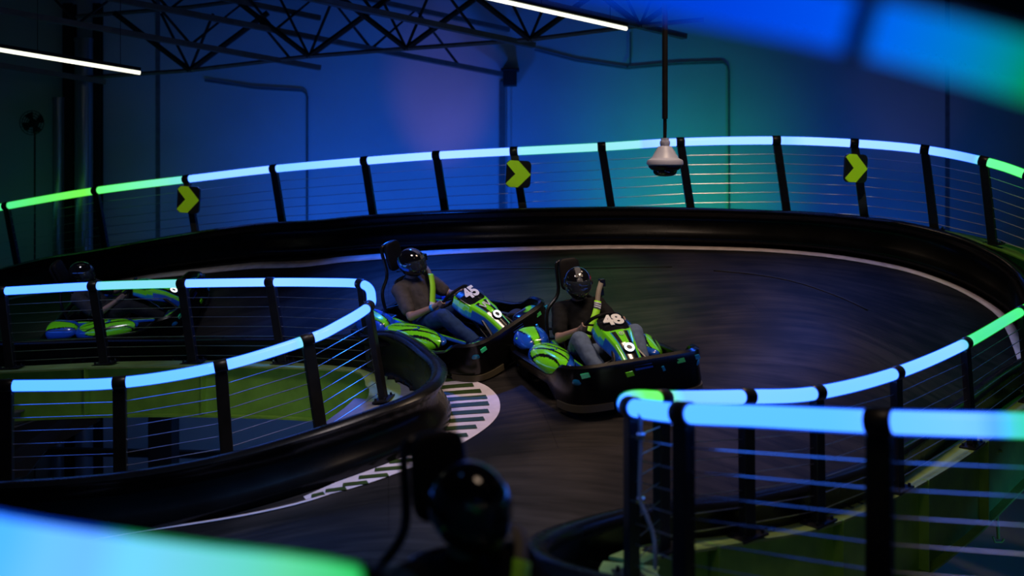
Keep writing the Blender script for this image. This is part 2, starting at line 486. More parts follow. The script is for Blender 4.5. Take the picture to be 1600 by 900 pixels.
WY = 17.0
LZ = -3.2
def sbox(name, c, size, m, label=None, bevel=0, kind='structure'):
    b = MB(); b.box(c, size); o = b.build(name, m, smooth=False, bevel=bevel)
    return tag(o, label, None, kind=kind)
sbox('floor', (0, 8.5, LZ - .05), (30, 19, .1), M_wall, 'lower storey floor far below the track')
sbox('wall_back', (0, WY + .1, 1.2), (30, .2, 9), M_wall, 'tall painted back wall washed with blue light')
sbox('wall_left', (-13.1, 8.5, 1.2), (.2, 19, 9), M_wall, 'dark left wall')
sbox('wall_right', (12.1, 8.5, 1.2), (.2, 19, 9), M_wall, 'dark right wall')
sbox('ceiling', (0, 8.5, 5.75), (30, 19, .1), M_dark, 'dark roof deck above the trusses')
# panel joints and trim on the back wall
for k, px in enumerate((247, 1480)):
    x = (px - 800) * WY / FPX
    sbox('trim_%d' % (k + 1), (x, WY - .008, 1.2), (.07, .02, 8.9), M_joist, 'vertical joint strip between wall panels')
sbox('trim_3', (( -15) * WY / FPX, WY - .03, 1.0), (.10, .06, 4.7), M_joist, 'vertical steel strip on the back wall')
sbox('trim_4', ((-5) * WY / FPX, WY - .02, 1.0), (.05, .04, 4.7), M_wall, 'pale strip beside the steel strip')

# ------------------------------------------------------------------ crash barriers
PROF = [(.07, 0), (.12, .035), (.125, .10), (.09, .16), (.05, .23), (.03, .31), (.045, .37), (.085, .405), (.095, .435), (.07, .46), (.02, .47), (-.03, .455), (-.045, .42), (-.03, .40), (-.01, .36), (-.015, .28), (0, .15), (.02, .04), (.0, 0)]
def barrier(path, outs, hscale, name, label, hs=None):
    o = empty(name, label, 'crash barrier', path[len(path) // 2])
    inv = Matrix.Translation(-path[len(path) // 2])
    h = hs if hs else [hscale] * len(path)
    b = MB(); b.sweep(path, PROF, outs, hs=h)
    sh = b.build('bumper_panel', M_barrier, o, M=inv, angle=60)
    # bolt heads on the back and joint seams
    acc = 0
    for i in range(1, len(path)):
        acc += (path[i] - path[i - 1]).length
        if acc > 1.25:
            acc = 0
            t = (path[i] - path[i - 1]).normalized()
            for sgn in (-.07, .07):
                p = path[i] + outs[i] * -.02 + t * sgn + Vector((0, 0, .19))
                c = MB(); c.tube([p - outs[i] * .03, p + outs[i] * .01], .014, 8)
                c.build('bolt', M_chrome, o, M=inv)
    return o
def gx(path, outs):
    P = resample(path, .12)
    return P
def snap(P):
    for p in P: p.z = F(p.x, p.y) - .01
    return P
Pl = snap(resample(lpath, .10)); Ol = outs_of(Pl, LS)
Pr = snap(resample(rpath, .10)); Or = outs_of(Pr, RS)
Po = snap(resample(opath, .14)); Oo = outs_of(Po, 1)
barrier(Pl, Ol, .93, 'crash_barrier', 'long black plastic crash barrier bending round the left island beside the striped kerb')
barrier(Pr, Or, .96, 'crash_barrier', 'black crash barrier curling around the right-hand island at the lower right')
def ohf(p):
    px = 800 + FPX * p.x / p.y
    return interp([0, 900, 1200, 1360, 1500, 1570, 1700], [.98, .95, .95, 1.05, 1.22, 1.28, 1.28], px)
barrier(Po, Oo, .95, 'crash_barrier', 'long outer black crash barrier sweeping round the back of the curve', hs=[ohf(p) for p in Po])

# ------------------------------------------------------------------ painted lines and kerb
def ribbon(pts, width, name, label, cat, m, lift=.006):
    P = resample([Vector(p) for p in catmull([on_floor(*p) for p in pts], 8)], .12)
    out = outs_of(P, 1); vs = []
    for p, n in zip(P, out):
        for s in (-.5, .5):
            q = p + n * width * s
            vs.append((q.x, q.y, F(q.x, q.y) + lift))
    fs = [(2 * i, 2 * i + 1, 2 * i + 3, 2 * i + 2) for i in range(len(P) - 1)]
    b = MB(); b.add(vs, fs)
    o = b.build(name, m, up=True)
    s = o.modifiers.new('solid', 'SOLIDIFY'); s.thickness = .004; s.offset = 1
    tag(o, label, cat); return o
pl = [U(*p) for p in LINE]
Pq = resample([Vector(p) for p in catmull(LINE_W, 8)], .12)
out = outs_of(Pq, 1); vs = []
for p, n in zip(Pq, out):
    for s_ in (-.5, .5):
        q = p + n * .135 * s_
        vs.append((q.x, q.y, F(q.x, q.y) + .006))
b = MB(); b.add(vs, [(2 * i, 2 * i + 1, 2 * i + 3, 2 * i + 2) for i in range(len(Pq) - 1)])
o = b.build('boundary_line', M_line, up=True); s_ = o.modifiers.new('solid', 'SOLIDIFY'); s_.thickness = .004; s_.offset = 1
tag(o, 'worn white boundary line painted along the foot of the outer barrier', 'painted line')
ribbon([(60, 862), (190, 836), (300, 820), (400, 803), (470, 787), (530, 768)], .045, 'boundary_line', 'thin white line painted along the left island barrier toward the camera', 'painted line', M_zwhite)

KO = [(684, 579), (712, 583), (740, 595), (762, 605), (776, 618), (781, 630), (780, 645), (770, 660), (752, 675), (728, 690), (698, 705), (670, 718), (644, 731), (600, 748), (560, 761), (520, 772), (478, 782)]
KI = [(672, 588), (678, 597), (683, 606), (688, 615), (691, 625), (694, 636), (694, 647), (688, 659), (676, 672), (661, 685), (641, 698), (618, 711), (596, 723), (570, 735), (545, 746), (515, 759), (474, 777)]
ko = [np.array(on_floor(*p)) for p in KO]; ki = [np.array(on_floor(*p)) for p in KI]
ko = catmull(ko, 4); ki = catmull(ki, 4)
kb = empty('striped_kerb', 'white-bordered kerb with dark green stripes painted round the left island tip', 'painted kerb', tuple(ko[len(ko) // 2]))
kinv = Matrix.Translation(-Vector(ko[len(ko) // 2]))
def lift(v, z=.006): return (v[0], v[1], F(v[0], v[1]) + z)
b = MB(); vs = []
for a, c in zip(ki, ko):
    for t in (0, .25, .5, .75, 1): vs.append(lift(a * (1 - t) + c * t))
b.add(vs, [(i * 5 + k, i * 5 + k + 1, i * 5 + k + 6, i * 5 + k + 5) for i in range(len(ki) - 1) for k in range(4)])
b.build('white_paint', M_zwhite, kb, M=kinv, up=True)
b = MB()
# stripes: horizontal-ish bars, constant world spacing along depth
def edge_x(pts, y):
    ysx = [p[1] for p in pts]; r = []
    for i in range(len(pts) - 1):
        if (pts[i][1] - y) * (pts[i + 1][1] - y) <= 0 and pts[i][1] != pts[i + 1][1]:
            t = (y - pts[i][1]) / (pts[i + 1][1] - pts[i][1]); r.append(pts[i][0] + t * (pts[i + 1][0] - pts[i][0]))
    return r
STR = [(694, 590, 707, 585), (688, 600, 726, 589), (694, 608, 741, 597), (700, 616, 753, 606), (697, 631, 762, 612), (708, 629, 763, 622), (705, 641, 763, 630), (702, 651, 764, 639), (695, 663, 758, 652), (684, 676, 745, 665), (671, 689, 730, 677), (655, 701, 712, 691), (634, 712, 694, 703), (617, 724, 655, 714), (593, 737, 640, 727), (565, 750, 612, 741), (540, 761, 578, 752), (512, 769, 546, 761), (489, 777, 512, 770)]
for k, t in enumerate([(684, 592, 708, 586), (682, 600, 724, 590), (686, 611, 741, 599), (690, 622, 753, 607), (696, 631, 762, 617), (700, 640, 765, 628), (697, 651, 765, 641), (691, 663, 758, 653), (680, 676, 746, 665), (668, 689, 732, 678), (651, 702, 712, 690), (632, 715, 690, 703), (608, 727, 660, 716), (585, 739, 636, 729), (560, 751, 608, 741), (535, 762, 576, 753), (508, 771, 542, 763), (486, 778, 508, 772)]):
    x0, y0, x1, y1 = t
    h = interp([590, 640, 780], [3.2, 3.8, 3.0], y0)
    y0b = (y0 + y1) / 2 + 1.5; y1b = (y0 + y1) / 2 - 1.5
    q = [on_floor(x0, y0b + h), on_floor(x1, y1b + h * .6), on_floor(x1 - 3, y1b - h), on_floor(x0 + 1, y0b - h * .6)]
    b.add([lift(p, .0115) for p in q], [(0, 1, 2, 3)])
b.build('green_stripes', M_zgreen, kb, M=kinv, up=True)
# dark tyre scuff / crack line on the track
def scuff(pts, w_, label):
    o = ribbon(pts, w_, 'tyre_mark', label, 'tyre mark', M_rubber, .004)
scuff([(1115, 423), (1180, 429), (1240, 440), (1290, 456), (1330, 472), (1370, 493)], .035, 'thin curved black tyre mark on the banked track before the right rail')
scuff([(620, 424), (760, 420), (900, 419), (1050, 417)], .03, 'long straight black tyre mark crossing the bank behind both karts')

# ------------------------------------------------------------------ guard rails
def srgb(c):
    return tuple(((v / 255) / 12.92 if v / 255 <= .04045 else ((v / 255 + .055) / 1.055) ** 2.4) for v in c)
def cyan(k=0, b=4.4):       # k: whiteness 0..1
    r = .17 + .58 * k; g_ = .78 + .44 * k
    return (r, g_, b)
GRN = (.22, 1.5, .22)
def mixc(a, c, t): return tuple(x * (1 - t) + y * t for x, y in zip(a, c))

def rail(rail_pts, posts, lean_fn, name, label, D, post_h, glow_fn, ncab=7, base=True, seg=10, post_w=.10, extra=()):
    """rail_pts control points; posts = list of px-parameters along the control polyline (float index)"""
    P = [Vector(p) for p in catmull([U(*p) for p in rail_pts], seg)]
    px = [800 + FPX * p.x / p.y for p in P]
    cum = [0]
    for a, c in zip(P, P[1:]): cum.append(cum[-1] + (c - a).length)
    root = empty(name, label, 'guard rail', tuple(P[len(P) // 2] - Vector((0, 0, post_h))))
    inv = Matrix.Translation(-root.location)
    def at_s(s):
        i = int(np.searchsorted(cum, s)) ; i = max(1, min(len(P) - 1, i))
        t = (s - cum[i - 1]) / max(1e-9, cum[i] - cum[i - 1])
        return P[i - 1].lerp(P[i], t)
    S = [p_ * seg for p_ in posts]   # fractional indices
    S = [float(np.interp(x, range(len(cum)), cum)) for x in S]
    stops = [0] + S + [cum[-1]]
    R_ = D / 2
    # light tubes
    for a, c in zip(stops, stops[1:]):
        ga = a + (.045 if a != 0 else 0); gc = c - (.045 if c != cum[-1] else 0)
        if gc - ga < .05: continue
        n = max(6, int((gc - ga) / .06))
        pts = [at_s(ga + (gc - ga) * k / n) for k in range(n + 1)]
        cols = [glow_fn(ga + (gc - ga) * k / n, pts[k]) for k in range(n + 1)]
        # rounded ends
        t0 = (pts[1] - pts[0]).normalized(); t1 = (pts[-1] - pts[-2]).normalized()
        pts = [pts[0] - t0 * .012] + pts + [pts[-1] + t1 * .012]
        rr = [R_ * .75] + [R_] * (n + 1) + [R_ * .75]
        cols = [cols[0]] + cols + [cols[-1]]
        m_ = MB(); m_.tube(pts, [q_ * .88 for q_ in rr], 24, cols=cols)
        lt = m_.build('light_tube', M_tube, root, attr='glow', M=inv, angle=70)
        m_ = MB(); m_.tube(pts, rr, 24, cols=[rimc(c_) for c_ in cols], cap=False)
        m_.build('edge_glow_sleeve', M_sleeve_tube, lt, attr='rim', M=inv, angle=70)
    feet = []
    for s in S:
        p = at_s(s); t = (at_s(min(s + .05, cum[-1])) - at_s(max(s - .05, 0))).normalized()
        ln = lean_fn(s, p)
        down = Vector((ln, 0, -1)).normalized()
        tt = Vector((t.x, t.y, 0)).normalized()
        side = tt.cross(Vector((0, 0, 1))).normalized()
        foot = p + down * post_h
        feet.append((s, p, down, tt, side))
        m_ = MB()
        # flat post, slightly wider at foot, built in its own frame
        ax = (tt - down * tt.dot(down)).normalized(); sd = down.cross(ax).normalized()
        vs = []
        for dd, ww, th in ((R_ * .4, post_w * .80, .06), (R_ * 1.3, post_w, .06), (post_h * .5, post_w, .06), (post_h, post_w * 1.02, .06)):
            c0 = p + down * dd
            for sx, sy in ((-.5, -.5), (.5, -.5), (.5, .5), (-.5, .5)):
                vs.append(c0 + ax * sx * ww + sd * sy * th)
        fs = [(3, 2, 1, 0), (12, 13, 14, 15)]
        for k in range(3):
            for j in range(4): fs.append((4 * k + j, 4 * k + (j + 1) % 4, 4 * k + 4 + (j + 1) % 4, 4 * k + 4 + j))
        m_.add(vs, fs)
        po = m_.build('post', M_post, root, M=inv, smooth=False, bevel=.008)
        m_ = MB(); m_.tube([p - t * .052, p - t * .045, p + t * .045, p + t * .052], [R_ * 1.0, R_ * 1.12, R_ * 1.12, R_ * 1.0], 20)
        m_.build('collar', M_post, po, M=inv, angle=50)
        if base:
            m_ = MB()
            Mx = Matrix((ax, sd, -down)).transposed()
            m_.box(foot, (.24, .14, .014), Mx)
            for sx in (-.09, .09):
                for sy in (-.045, .045):
                    c0 = foot + ax * sx + sd * sy
                    m_.tube([c0, c0 - down * .03], .011, 6)
            m_.build('base_plate', M_post, po, M=inv, smooth=False)
    # cables
    for k in range(ncab):
        d = (post_h - .06) * (k + 1) / (ncab + .6) + .05
        pts = [q[1] + q[2] * d for q in feet]
        if extra: pts = [p_ + feet[0][2] * d for p_ in extra[:1]] + pts
        m_ = MB(); m_.tube(pts, .0035, 6)
        m_.build('cable', M_cable, root, M=inv)
    return root, feet

# outer rail ---------------------------------------------------------------
OR = [(-250, 380, 98), (-140, 352, 100), (10, 322, 103), (150, 298, 107.5), (292, 280, 111.5), (428, 264, 115), (570, 251.5, 119), (682, 243, 121), (803, 236.5, 122.5), (940, 229.5, 123.5), (1063, 222, 124), (1213, 219.5, 124.5), (1335, 224, 126), (1445, 234, 129), (1537, 252, 133), (1600, 272, 137), (1690, 312, 143), (1790, 370, 150)]
def og(s, p):
    px = 800 + FPX * p.x / p.y
    st = [(-400, (.05, .2, .5)), (-20, (.05, .3, .5)), (5, (.12, .95, .45)), (60, (.16, .95, .25)), (135, (.25, 1.0, .12)), (160, (.20, 1.1, .35)), (290, (.30, .85, 1.0)), (300, cyan(.5)), (425, cyan(.6)), (440, (.36, .95, 1.4)), (560, cyan(.6)), (700, cyan(.8)), (800, cyan(.7)), (815, (.45, .95, 1.3)), (935, (.45, .95, 1.2)), (1000, (.48, .92, 1.3)), (1060, cyan(.8)), (1210, cyan(.75)), (1225, (.42, .9, 1.4)), (1260, cyan(.8)), (1440, cyan(.6)), (1525, (.3, .75, 1.6)), (1545, (.2, 1.2, .5)), (1800, (.2, 1.4, .2))]
    x = [a for a, c in st]
    return tuple(interp(x, [c[i] for a, c in st], px) for i in range(3))
def olean(s, p):
    px = 800 + FPX * p.x / p.y
    return interp([0, 300, 600, 1000, 1300, 1540], [.19, .16, .155, .16, .14, .11], px)
orail, ofeet = rail(OR, [1, 2, 3, 4, 5, 6, 7, 8, 9, 10, 11, 12, 13, 14, 15.1, 16.1], olean, 'guard_rail', 'long outer guard rail with glowing tube handrail curving behind the karts before the blue wall', .112, .98, og, ncab=7)

# left island rail (far run, hairpin, near run) -----------------------------
LR = [(-140, 462, 143), (3, 455, 145), (146, 447, 147), (285, 443, 149), (423, 441, 153), (520, 441.5, 157), (560, 443, 160), (575, 449, 163), (580, 462, 168), (575, 480, 175), (530, 508, 184), (480, 531, 189), (345, 572, 195), (187, 598, 199), (10, 603, 201), (-140, 605, 203)]
def lg(s, p):
    px = 800 + FPX * p.x / p.y
    if s < lmid:
        st = [(-200, cyan(.05)), (140, cyan(.2)), (155, (.32, .78, 1.3)), (280, (.36, .78, 1.2)), (295, cyan(.45)), (415, cyan(.55)), (440, cyan(.55)), (560, cyan(.3)), (600, cyan(.1))]
    else:
        st = [(-200, cyan(.0)), (190, cyan(.08)), (340, cyan(.15)), (360, cyan(.3)), (455, cyan(.45)), (474, (.35, .85, .9)), (486, cyan(.5)), (560, cyan(.35)), (600, cyan(.1))]
    x = [a for a, c in st]
    return tuple(interp(x, [c[i] for a, c in st], px) for i in range(3))
_P = [Vector(p) for p in catmull([U(*p) for p in LR], 10)]
lmid = sum((c - a).length for a, c in zip(_P[:80], _P[1:81]))
def llean(s, p):
    px = 800 + FPX * p.x / p.y
    if s < lmid: return interp([0, 146, 285, 423, 560], [.12, .155, .14, .16, .13], px)
    return interp([0, 187, 345, 480, 575], [0, .01, .07, .15, .17], px)
lrail, lfeet = rail(LR, [1, 2, 3, 4, 6.2, 9, 11, 12, 13, 14], llean, 'guard_rail', 'hairpin guard rail with glowing cyan tube on the left island over green girders', .095, .83, lg)

# right island rail ---------------------------------------------------------
RR = [(1860, 335, 126), (1760, 395, 134), (1692, 437, 145), (1600, 484, 160), (1508, 537, 184), (1400, 583, 210), (1276, 614, 234), (1166, 620, 252), (1040, 623, 272), (1000, 622.5, 285), (981, 626, 295), (980, 634, 305), (1002, 639, 318), (1068, 646, 345), (1180, 650, 368), (1375, 659, 405), (1600, 665, 432), (1720, 668, 440), (1950, 672, 450)]
def rg(s, p):
    px = 800 + FPX * p.x / p.y
    if s < rmid:
        st = [(980, (.25, .8, 1.0)), (1000, (.22, 1.1, .25)), (1032, (.25, 1.2, .25)), (1045, (.3, .85, 1.0)), (1100, cyan(.25)), (1165, cyan(.25)), (1280, cyan(.2)), (1395, cyan(.25)), (1495, cyan(.4)), (1506, (.25, .85, .9)), (1516, (.09, .85, .42)), (1560, (.10, .80, .50)), (1600, (.10, 1.0, .30)), (1800, GRN)]
    else:
        st = [(980, cyan(0)), (1300, cyan(.0)), (1400, cyan(.1)), (1520, cyan(.2)), (1560, (.14, .58, 1.6)), (1600, (.06, .75, .6)), (1700, (.05, .9, .3))]
    x = [a for a, c in st]
    return tuple(interp(x, [c[i] for a, c in st], px) for i in range(3))
_P = [Vector(p) for p in catmull([U(*p) for p in RR], 10)]
rmid = sum((c - a).length for a, c in zip(_P[:105], _P[1:106]))
def rlean(s, p):
    px = 800 + FPX * p.x / p.y
    if s < rmid: return interp([1000, 1276, 1400, 1508, 1600], [0, .015, .02, .07, .1], px)
    return 0.0
rrail, rfeet = rail(RR, [1, 2, 3.05, 4, 5, 6, 7, 8.08, 11.5, 13, 15, 17], rlean, 'guard_rail', 'near guard rail with fat glowing cyan tube around the right-hand island, front right', .098, .86, rg)

# foreground rails, out of focus --------------------------------------------
FR = [(-700, 745, 1160), (-300, 800, 1110), (0, 862, 1040), (280, 900, 980), (565, 938, 930), (820, 1040, 860)]
def fg(s, p):
    px = 800 + FPX * p.x / p.y
    st = [(-700, cyan(0)), (0, (.12, .68, 2.6)), (60, (.22, .78, 2.0)), (250, (.24, .66, 1.2)), (350, (.2, .68, .85)), (450, (.15, .75, .5)), (560, (.02, .65, .15)), (900, (0, .6, .1))]
    x = [a for a, c in st]
    return tuple(interp(x, [c[i] for a, c in st], px) for i in range(3))
def vlean(s, p): return 0
rail(FR, [.3, 4.08], vlean, 'guard_rail', 'blurred glowing cyan to green tube handrail cutting across the lower left corner', .105, .8, fg, ncab=5, base=False)
TR = [(560, -130, 1380), (800, -67, 1400), (1060, -14, 1420), (1340, 40, 1500), (1620, 112, 1600), (1900, 196, 1700)]
def tg(s, p):
    px = 800 + FPX * p.x / p.y
    st = [(700, (0, .03, .5)), (1000, (0, .045, .6)), (1150, (0, .055, .75)), (1300, (0, .08, .85)), (1400, (0, .14, .85)), (1500, (0, .20, .62)), (1580, (0, .26, .30)), (1620, (0, .28, .06)), (1900, (0, .3, .04))]
    x = [a for a, c in st]
    return tuple(interp(x, [c[i] for a, c in st], px) for i in range(3))
# handrail of an upper level: its posts rise to the deck above
trP = [Vector(p) for p in catmull([U(*p) for p in TR], 10)]
trail = empty('light_tube_rail', 'blurred deep blue to green glowing tube crossing the upper right corner overhead', 'light rail', tuple(trP[30]))
tinv = Matrix.Translation(-trP[30])
def sub(a, c):
    seg_ = trP[a:c]
    m_ = MB(); m_.tube(seg_, .0295, 20, cols=[tg(0, q) for q in seg_]); m_.build('light_tube', M_tube, trail, attr='glow', M=tinv)
sub(0, 31); sub(31, 51)
m_ = MB()
p = trP[30]; q = trP[31]; m_.tube([p.lerp(q, -.35), p.lerp(q, .55)], .033, 20); cl = m_.build('collar', mat('blue_tinted_collar', (.02, .03, .2), .4), trail, M=tinv)
m_ = MB(); m_.tube([p.lerp(q, .1) + Vector((0, 0, .04)), p.lerp(q, .1) + Vector((0, 0, 3.2))], .018, 10); m_.build('hanger', M_post, trail, M=tinv)
# dark upper-level deck edge above that tube
b = MB()
dk = [U(1180, -75, 900), U(1400, -22, 950), U(1640, 48, 1000), U(1900, 128, 1060)]
dk = [Vector(p) for p in catmull(dk, 6)]
b.sweep(dk, [(0, 0), (0, .05), (.5, .12), (.5, .07)], [Vector((0, -.35, .4))] * len(dk))
od = b.build('deck_edge', M_dark); tag(od, 'unlit black underside of an upper deck filling the top right corner', 'deck edge')

# ------------------------------------------------------------------ girders under the rails
def girder(feet_path, side, name, label, webh=.52, fw=.30, stiff=(), fm=None):
    P = resample(feet_path, .12)
    O = outs_of(P, side)
    root = empty(name, label, 'steel girder', tuple(P[len(P) // 2])); inv = Matrix.Translation(-P[len(P) // 2])
    b = MB(); b.sweep(P, [(.14, -.012), (.14, -.03), (-fw + .14, -.03), (-fw + .14, -.012)], O)
    b.build('top_flange', fm or M_flange, root, M=inv, smooth=False)
    w0 = -fw + .22
    b = MB(); b.sweep(P, [(w0, -.03), (w0, -webh), (w0 - .012, -webh), (w0 - .012, -.03)], O)
    b.build('web', M_green, root, M=inv)
    b = MB(); b.sweep(P, [(w0 + .05, -webh), (w0 + .05, -webh - .02), (w0 - .09, -webh - .02), (w0 - .09, -webh)], O)
    b.build('bottom_flange', M_green, root, M=inv, smooth=False)
    for i in range(6, len(P) - 3, 11):
        b = MB()
        c = P[i] + O[i] * (w0 - .045)
        t = (P[i + 1] - P[i - 1]).normalized(); t.z = 0; t.normalize()
        Mx = Matrix((t, O[i], Vector((0, 0, 1)))).transposed()
        b.box(c + Vector((0, 0, -webh / 2)), (.014, .09, webh - .02), Mx)
        b.build('stiffener', M_green, root, M=inv, smooth=False)
    return root
def feet_curve(RP, h, lean):
    P = [Vector(p) for p in catmull([U(*p) for p in RP], 10)]
    s = 0; out = []
    for i, p in enumerate(P):
        if i: s += (P[i] - P[i - 1]).length
        out.append(p + Vector((lean(s, p), 0, -1)).normalized() * h)
    return out
lf = feet_curve(LR, .83, llean)
girder(lf[:92], LS, 'steel_girder', 'bright green curved steel girder under the far side of the left island rail')
girder(lf[90:126], LS, 'steel_girder', 'grey-topped steel girder behind the near barrier of the left island', webh=.3, fw=.42, fm=M_deckgrey)
girder(lf[126:], LS, 'steel_girder', 'steel girder in shade behind the near barrier at the left edge of the photo', webh=.3)
rf = feet_curve(RR, .86, rlean)
girder(rf[:100], RS, 'steel_girder', 'dark green curved girder under the far side of the right island rail', webh=.72, fw=.20)
girder(rf[98:], RS, 'steel_girder', 'green girder along the near edge of the right island', webh=.3)
of = feet_curve(OR, .98, olean)
girder(of, 1, 'steel_girder', 'lime green deck girder outside the outer rail at the far right', webh=.35, fw=.56, fm=M_green)
# crescent deck plate between rail foot and barrier at the left island tip
P = resample(lf[48:92], .06); O = outs_of(P, LS); n_ = len(P)
b = MB(); vs = []
for k, (p, o_) in enumerate(zip(P, O)):
    w_ = .02 + .24 * math.sin(math.pi * k / (n_ - 1)) ** .7
    for a, dz in ((.13, -.008), (.13 + w_, -.008), (.13 + w_, -.03), (.13, -.03)): vs.append(p + o_ * a + Vector((0, 0, dz)))
b.add(vs, [(4 * k + j, 4 * k + 4 + j, 4 * k + 4 + (j + 1) % 4, 4 * k + (j + 1) % 4) for k in range(n_ - 1) for j in range(4)])
o = b.build('deck_plate', M_deckgrey, smooth=False); tag(o, 'pale crescent deck plate at the rounded tip of the left island', 'deck plate')

b = MB(); b.tube([Vector(p) for p in catmull([U(1000, 645, 322), U(1001, 700, 322), U(1000, 775, 324), U(1010, 805, 326), U(1021, 835, 328), U(1024, 862, 330), U(1024, 890, 330)], 5)], .010, 8)
o = b.build('power_cable', mat('grey_cable_sleeve', (.25, .27, .30), .4)); tag(o, 'grey power cable running down beside the end posts of the right island rail', 'cable')
for y_ in (681, 781):
    b = MB(); b.tube([U(995, y_, 322), U(1007, y_, 322)], .016, 10); b.tube([U(1001, y_ + 3, 321), U(985, y_ + 1, 318)], .006, 6); q_ = b.build('cable_clip', M_chrome, o)
b = MB(); a_, c_ = U(1552, 703, 172), U(1560, 842, 172); b.tube([a_, c_], .014, 10); b.tube([c_ + Vector((.05, 0, 0)), c_ + Vector((.03, 0, -.03)), c_ + Vector((-.03, 0, -.03)), c_ + Vector((-.05, 0, .02))], .01, 8); b.box(a_, (.12, .1, .02))
o = b.build('tie_rod', M_green); tag(o, 'thin green vertical tie rod with a hooked foot at the lower right edge', 'rod')
# ------------------------------------------------------------------ under-island things
def beam(a, c, wdt, hgt, name, label, cat, m, group=None):
    a = Vector(a); c = Vector(c); t = (c - a); L = t.length; t.normalize()
    s_ = t.cross(Vector((0, 0, 1)));
    if s_.length < .1: s_ = Vector((1, 0, 0))
    s_.normalize(); u_ = s_.cross(t)
    Mx = Matrix((t, s_, u_)).transposed()
    b = MB(); fl_ = hgt * .1
    b.box((a + c) / 2 + u_ * (hgt / 2 - fl_ / 2), (L, wdt, fl_), Mx); b.box((a + c) / 2 - u_ * (hgt / 2 - fl_ / 2), (L, wdt, fl_), Mx)
    b.box((a + c) / 2, (L, wdt * .3, hgt - fl_), Mx)
    o = b.build(name, m, smooth=False); return tag(o, label, cat, group)
beam(U(238, 655, 120) , U(258, 655, 120), .01, .01, 'steel_stub', 'tiny dark stub on the column under the left island', 'steel stub', M_dark)
def column(px, y0, y1, s, wpx, name, label, cat, m, rnd=False):
    top = U(px, y0, s); bot = U(px, y1, s); wd = wpx / s
    b = MB()
    if rnd: b.tube([bot, top], wd / 2, 24)
    else: b.box((top + bot) / 2, (wd, wd, (top - bot).length))
    o = b.build(name, m, smooth=rnd, bevel=0 if rnd else .01); return tag(o, label, cat)
column(256, 640, 800, 115, 37, 'steel_column', 'square black column seen through the opening in the left island', 'column', M_dark)
beam(U(30, 704, 108), U(600, 716, 106), .1, .10, 'steel_beam', 'thin dark horizontal beam low behind the left island opening', 'beam', M_dark)
beam(U(-20, 668, 150), U(120, 622, 140), .12, .16, 'steel_beam', 'slanting grey beam beneath the left end of the far island girder', 'beam', M_joist)
b = MB(); q = [U(-60, 640, 148), U(150, 618, 142), U(152, 660, 140), U(70, 705, 140), U(40, 745, 140), U(-60, 760, 146)]
b.add(q + [p + Vector((0, .08, 0)) for p in q], [tuple(range(6)), tuple(range(11, 5, -1))] + [(k, (k + 1) % 6, 6 + (k + 1) % 6, 6 + k) for k in range(6)])
o = b.build('gusset_plate', M_dark, smooth=False); tag(o, 'large black slanting plate in the shade of the left island opening', 'steel plate')

# ------------------------------------------------------------------ things on the back wall
for px, wpx, y0, lab in ((91, 17, 152, 'shorter round metal duct standing at the left of the back wall, left of two'), (131, 27, 60, 'taller round metal duct standing at the left of the back wall, right of two')):
    s = 1600 / 16.4
    top = U(px, y0, s); b = MB(); b.tube([(top.x, top.y, LZ), top], wpx / s / 2, 24)
    r_ = wpx / s / 2
    b.tube([(top.x, top.y, 2.0), (top.x, top.y, 2.03)], r_ * 1.06, 24)
    b.tube([(top.x, top.y, top.z - .05), (top.x, top.y, top.z)], r_ * 1.06, 24)
    o = b.build('round_duct', mat('galvanised_duct', (.28, .30, .33), .3, metal=.7)); tag(o, lab, 'duct')
for px, wpx in ((109, 16), (153, 12)):
    s = 1600 / 16.7; x = (px - 800) / s
    beam((x, 1600 / s, LZ), (x, 1600 / s, 4.6), wpx / s, wpx / s, 'steel_column', 'black column between the two round ducts' if px < 120 else 'black column just right of the taller round duct', 'column', M_dark)
# wall fan
s = 1600 / 16.2; c = U(52, 192, s)
fan = empty('wall_fan', 'round black cage fan on a thin pole in the dark left corner', 'fan', (c.x, c.y, LZ))
fi = Matrix.Translation(-Vector((c.x, c.y, LZ)))
b = MB()
for r in (.19, .15, .11, .07, .03): b.tube([c + Vector((r * math.cos(a), -.05 + .04 * (1 - r / .19) * -1, r * math.sin(a))) for a in [2 * math.pi * k / 32 for k in range(32)]], .006, 6, closed=True)
for k in range(16):
    a = 2 * math.pi * k / 16; b.tube([c + Vector((.02 * math.cos(a), -.09, .02 * math.sin(a))), c + Vector((.19 * math.cos(a), -.05, .19 * math.sin(a)))], .003, 5)
b.build('cage', M_black, fan, M=fi)
b = MB()
for k in range(4):
    a0 = math.pi / 2 * k
    b.grid(lambda u, v: c + Vector(((.03 + .14 * u) * math.cos(a0 + v * .9), -.02 + .03 * v, (.03 + .14 * u) * math.sin(a0 + v * .9))), 4, 5)
bl = b.build('blades', M_black, fan, M=fi); sm = bl.modifiers.new('s', 'SOLIDIFY'); sm.thickness = .004
b = MB(); b.tube([c + Vector((0, -.04, 0)), c + Vector((0, .08, 0))], .06, 16); b.build('motor', M_black, fan, M=fi)
b = MB(); b.tube([c + Vector((0, .05, -.05)), (c.x, c.y + .05, LZ)], .014, 8); b.build('pole', M_black, fan, M=fi)
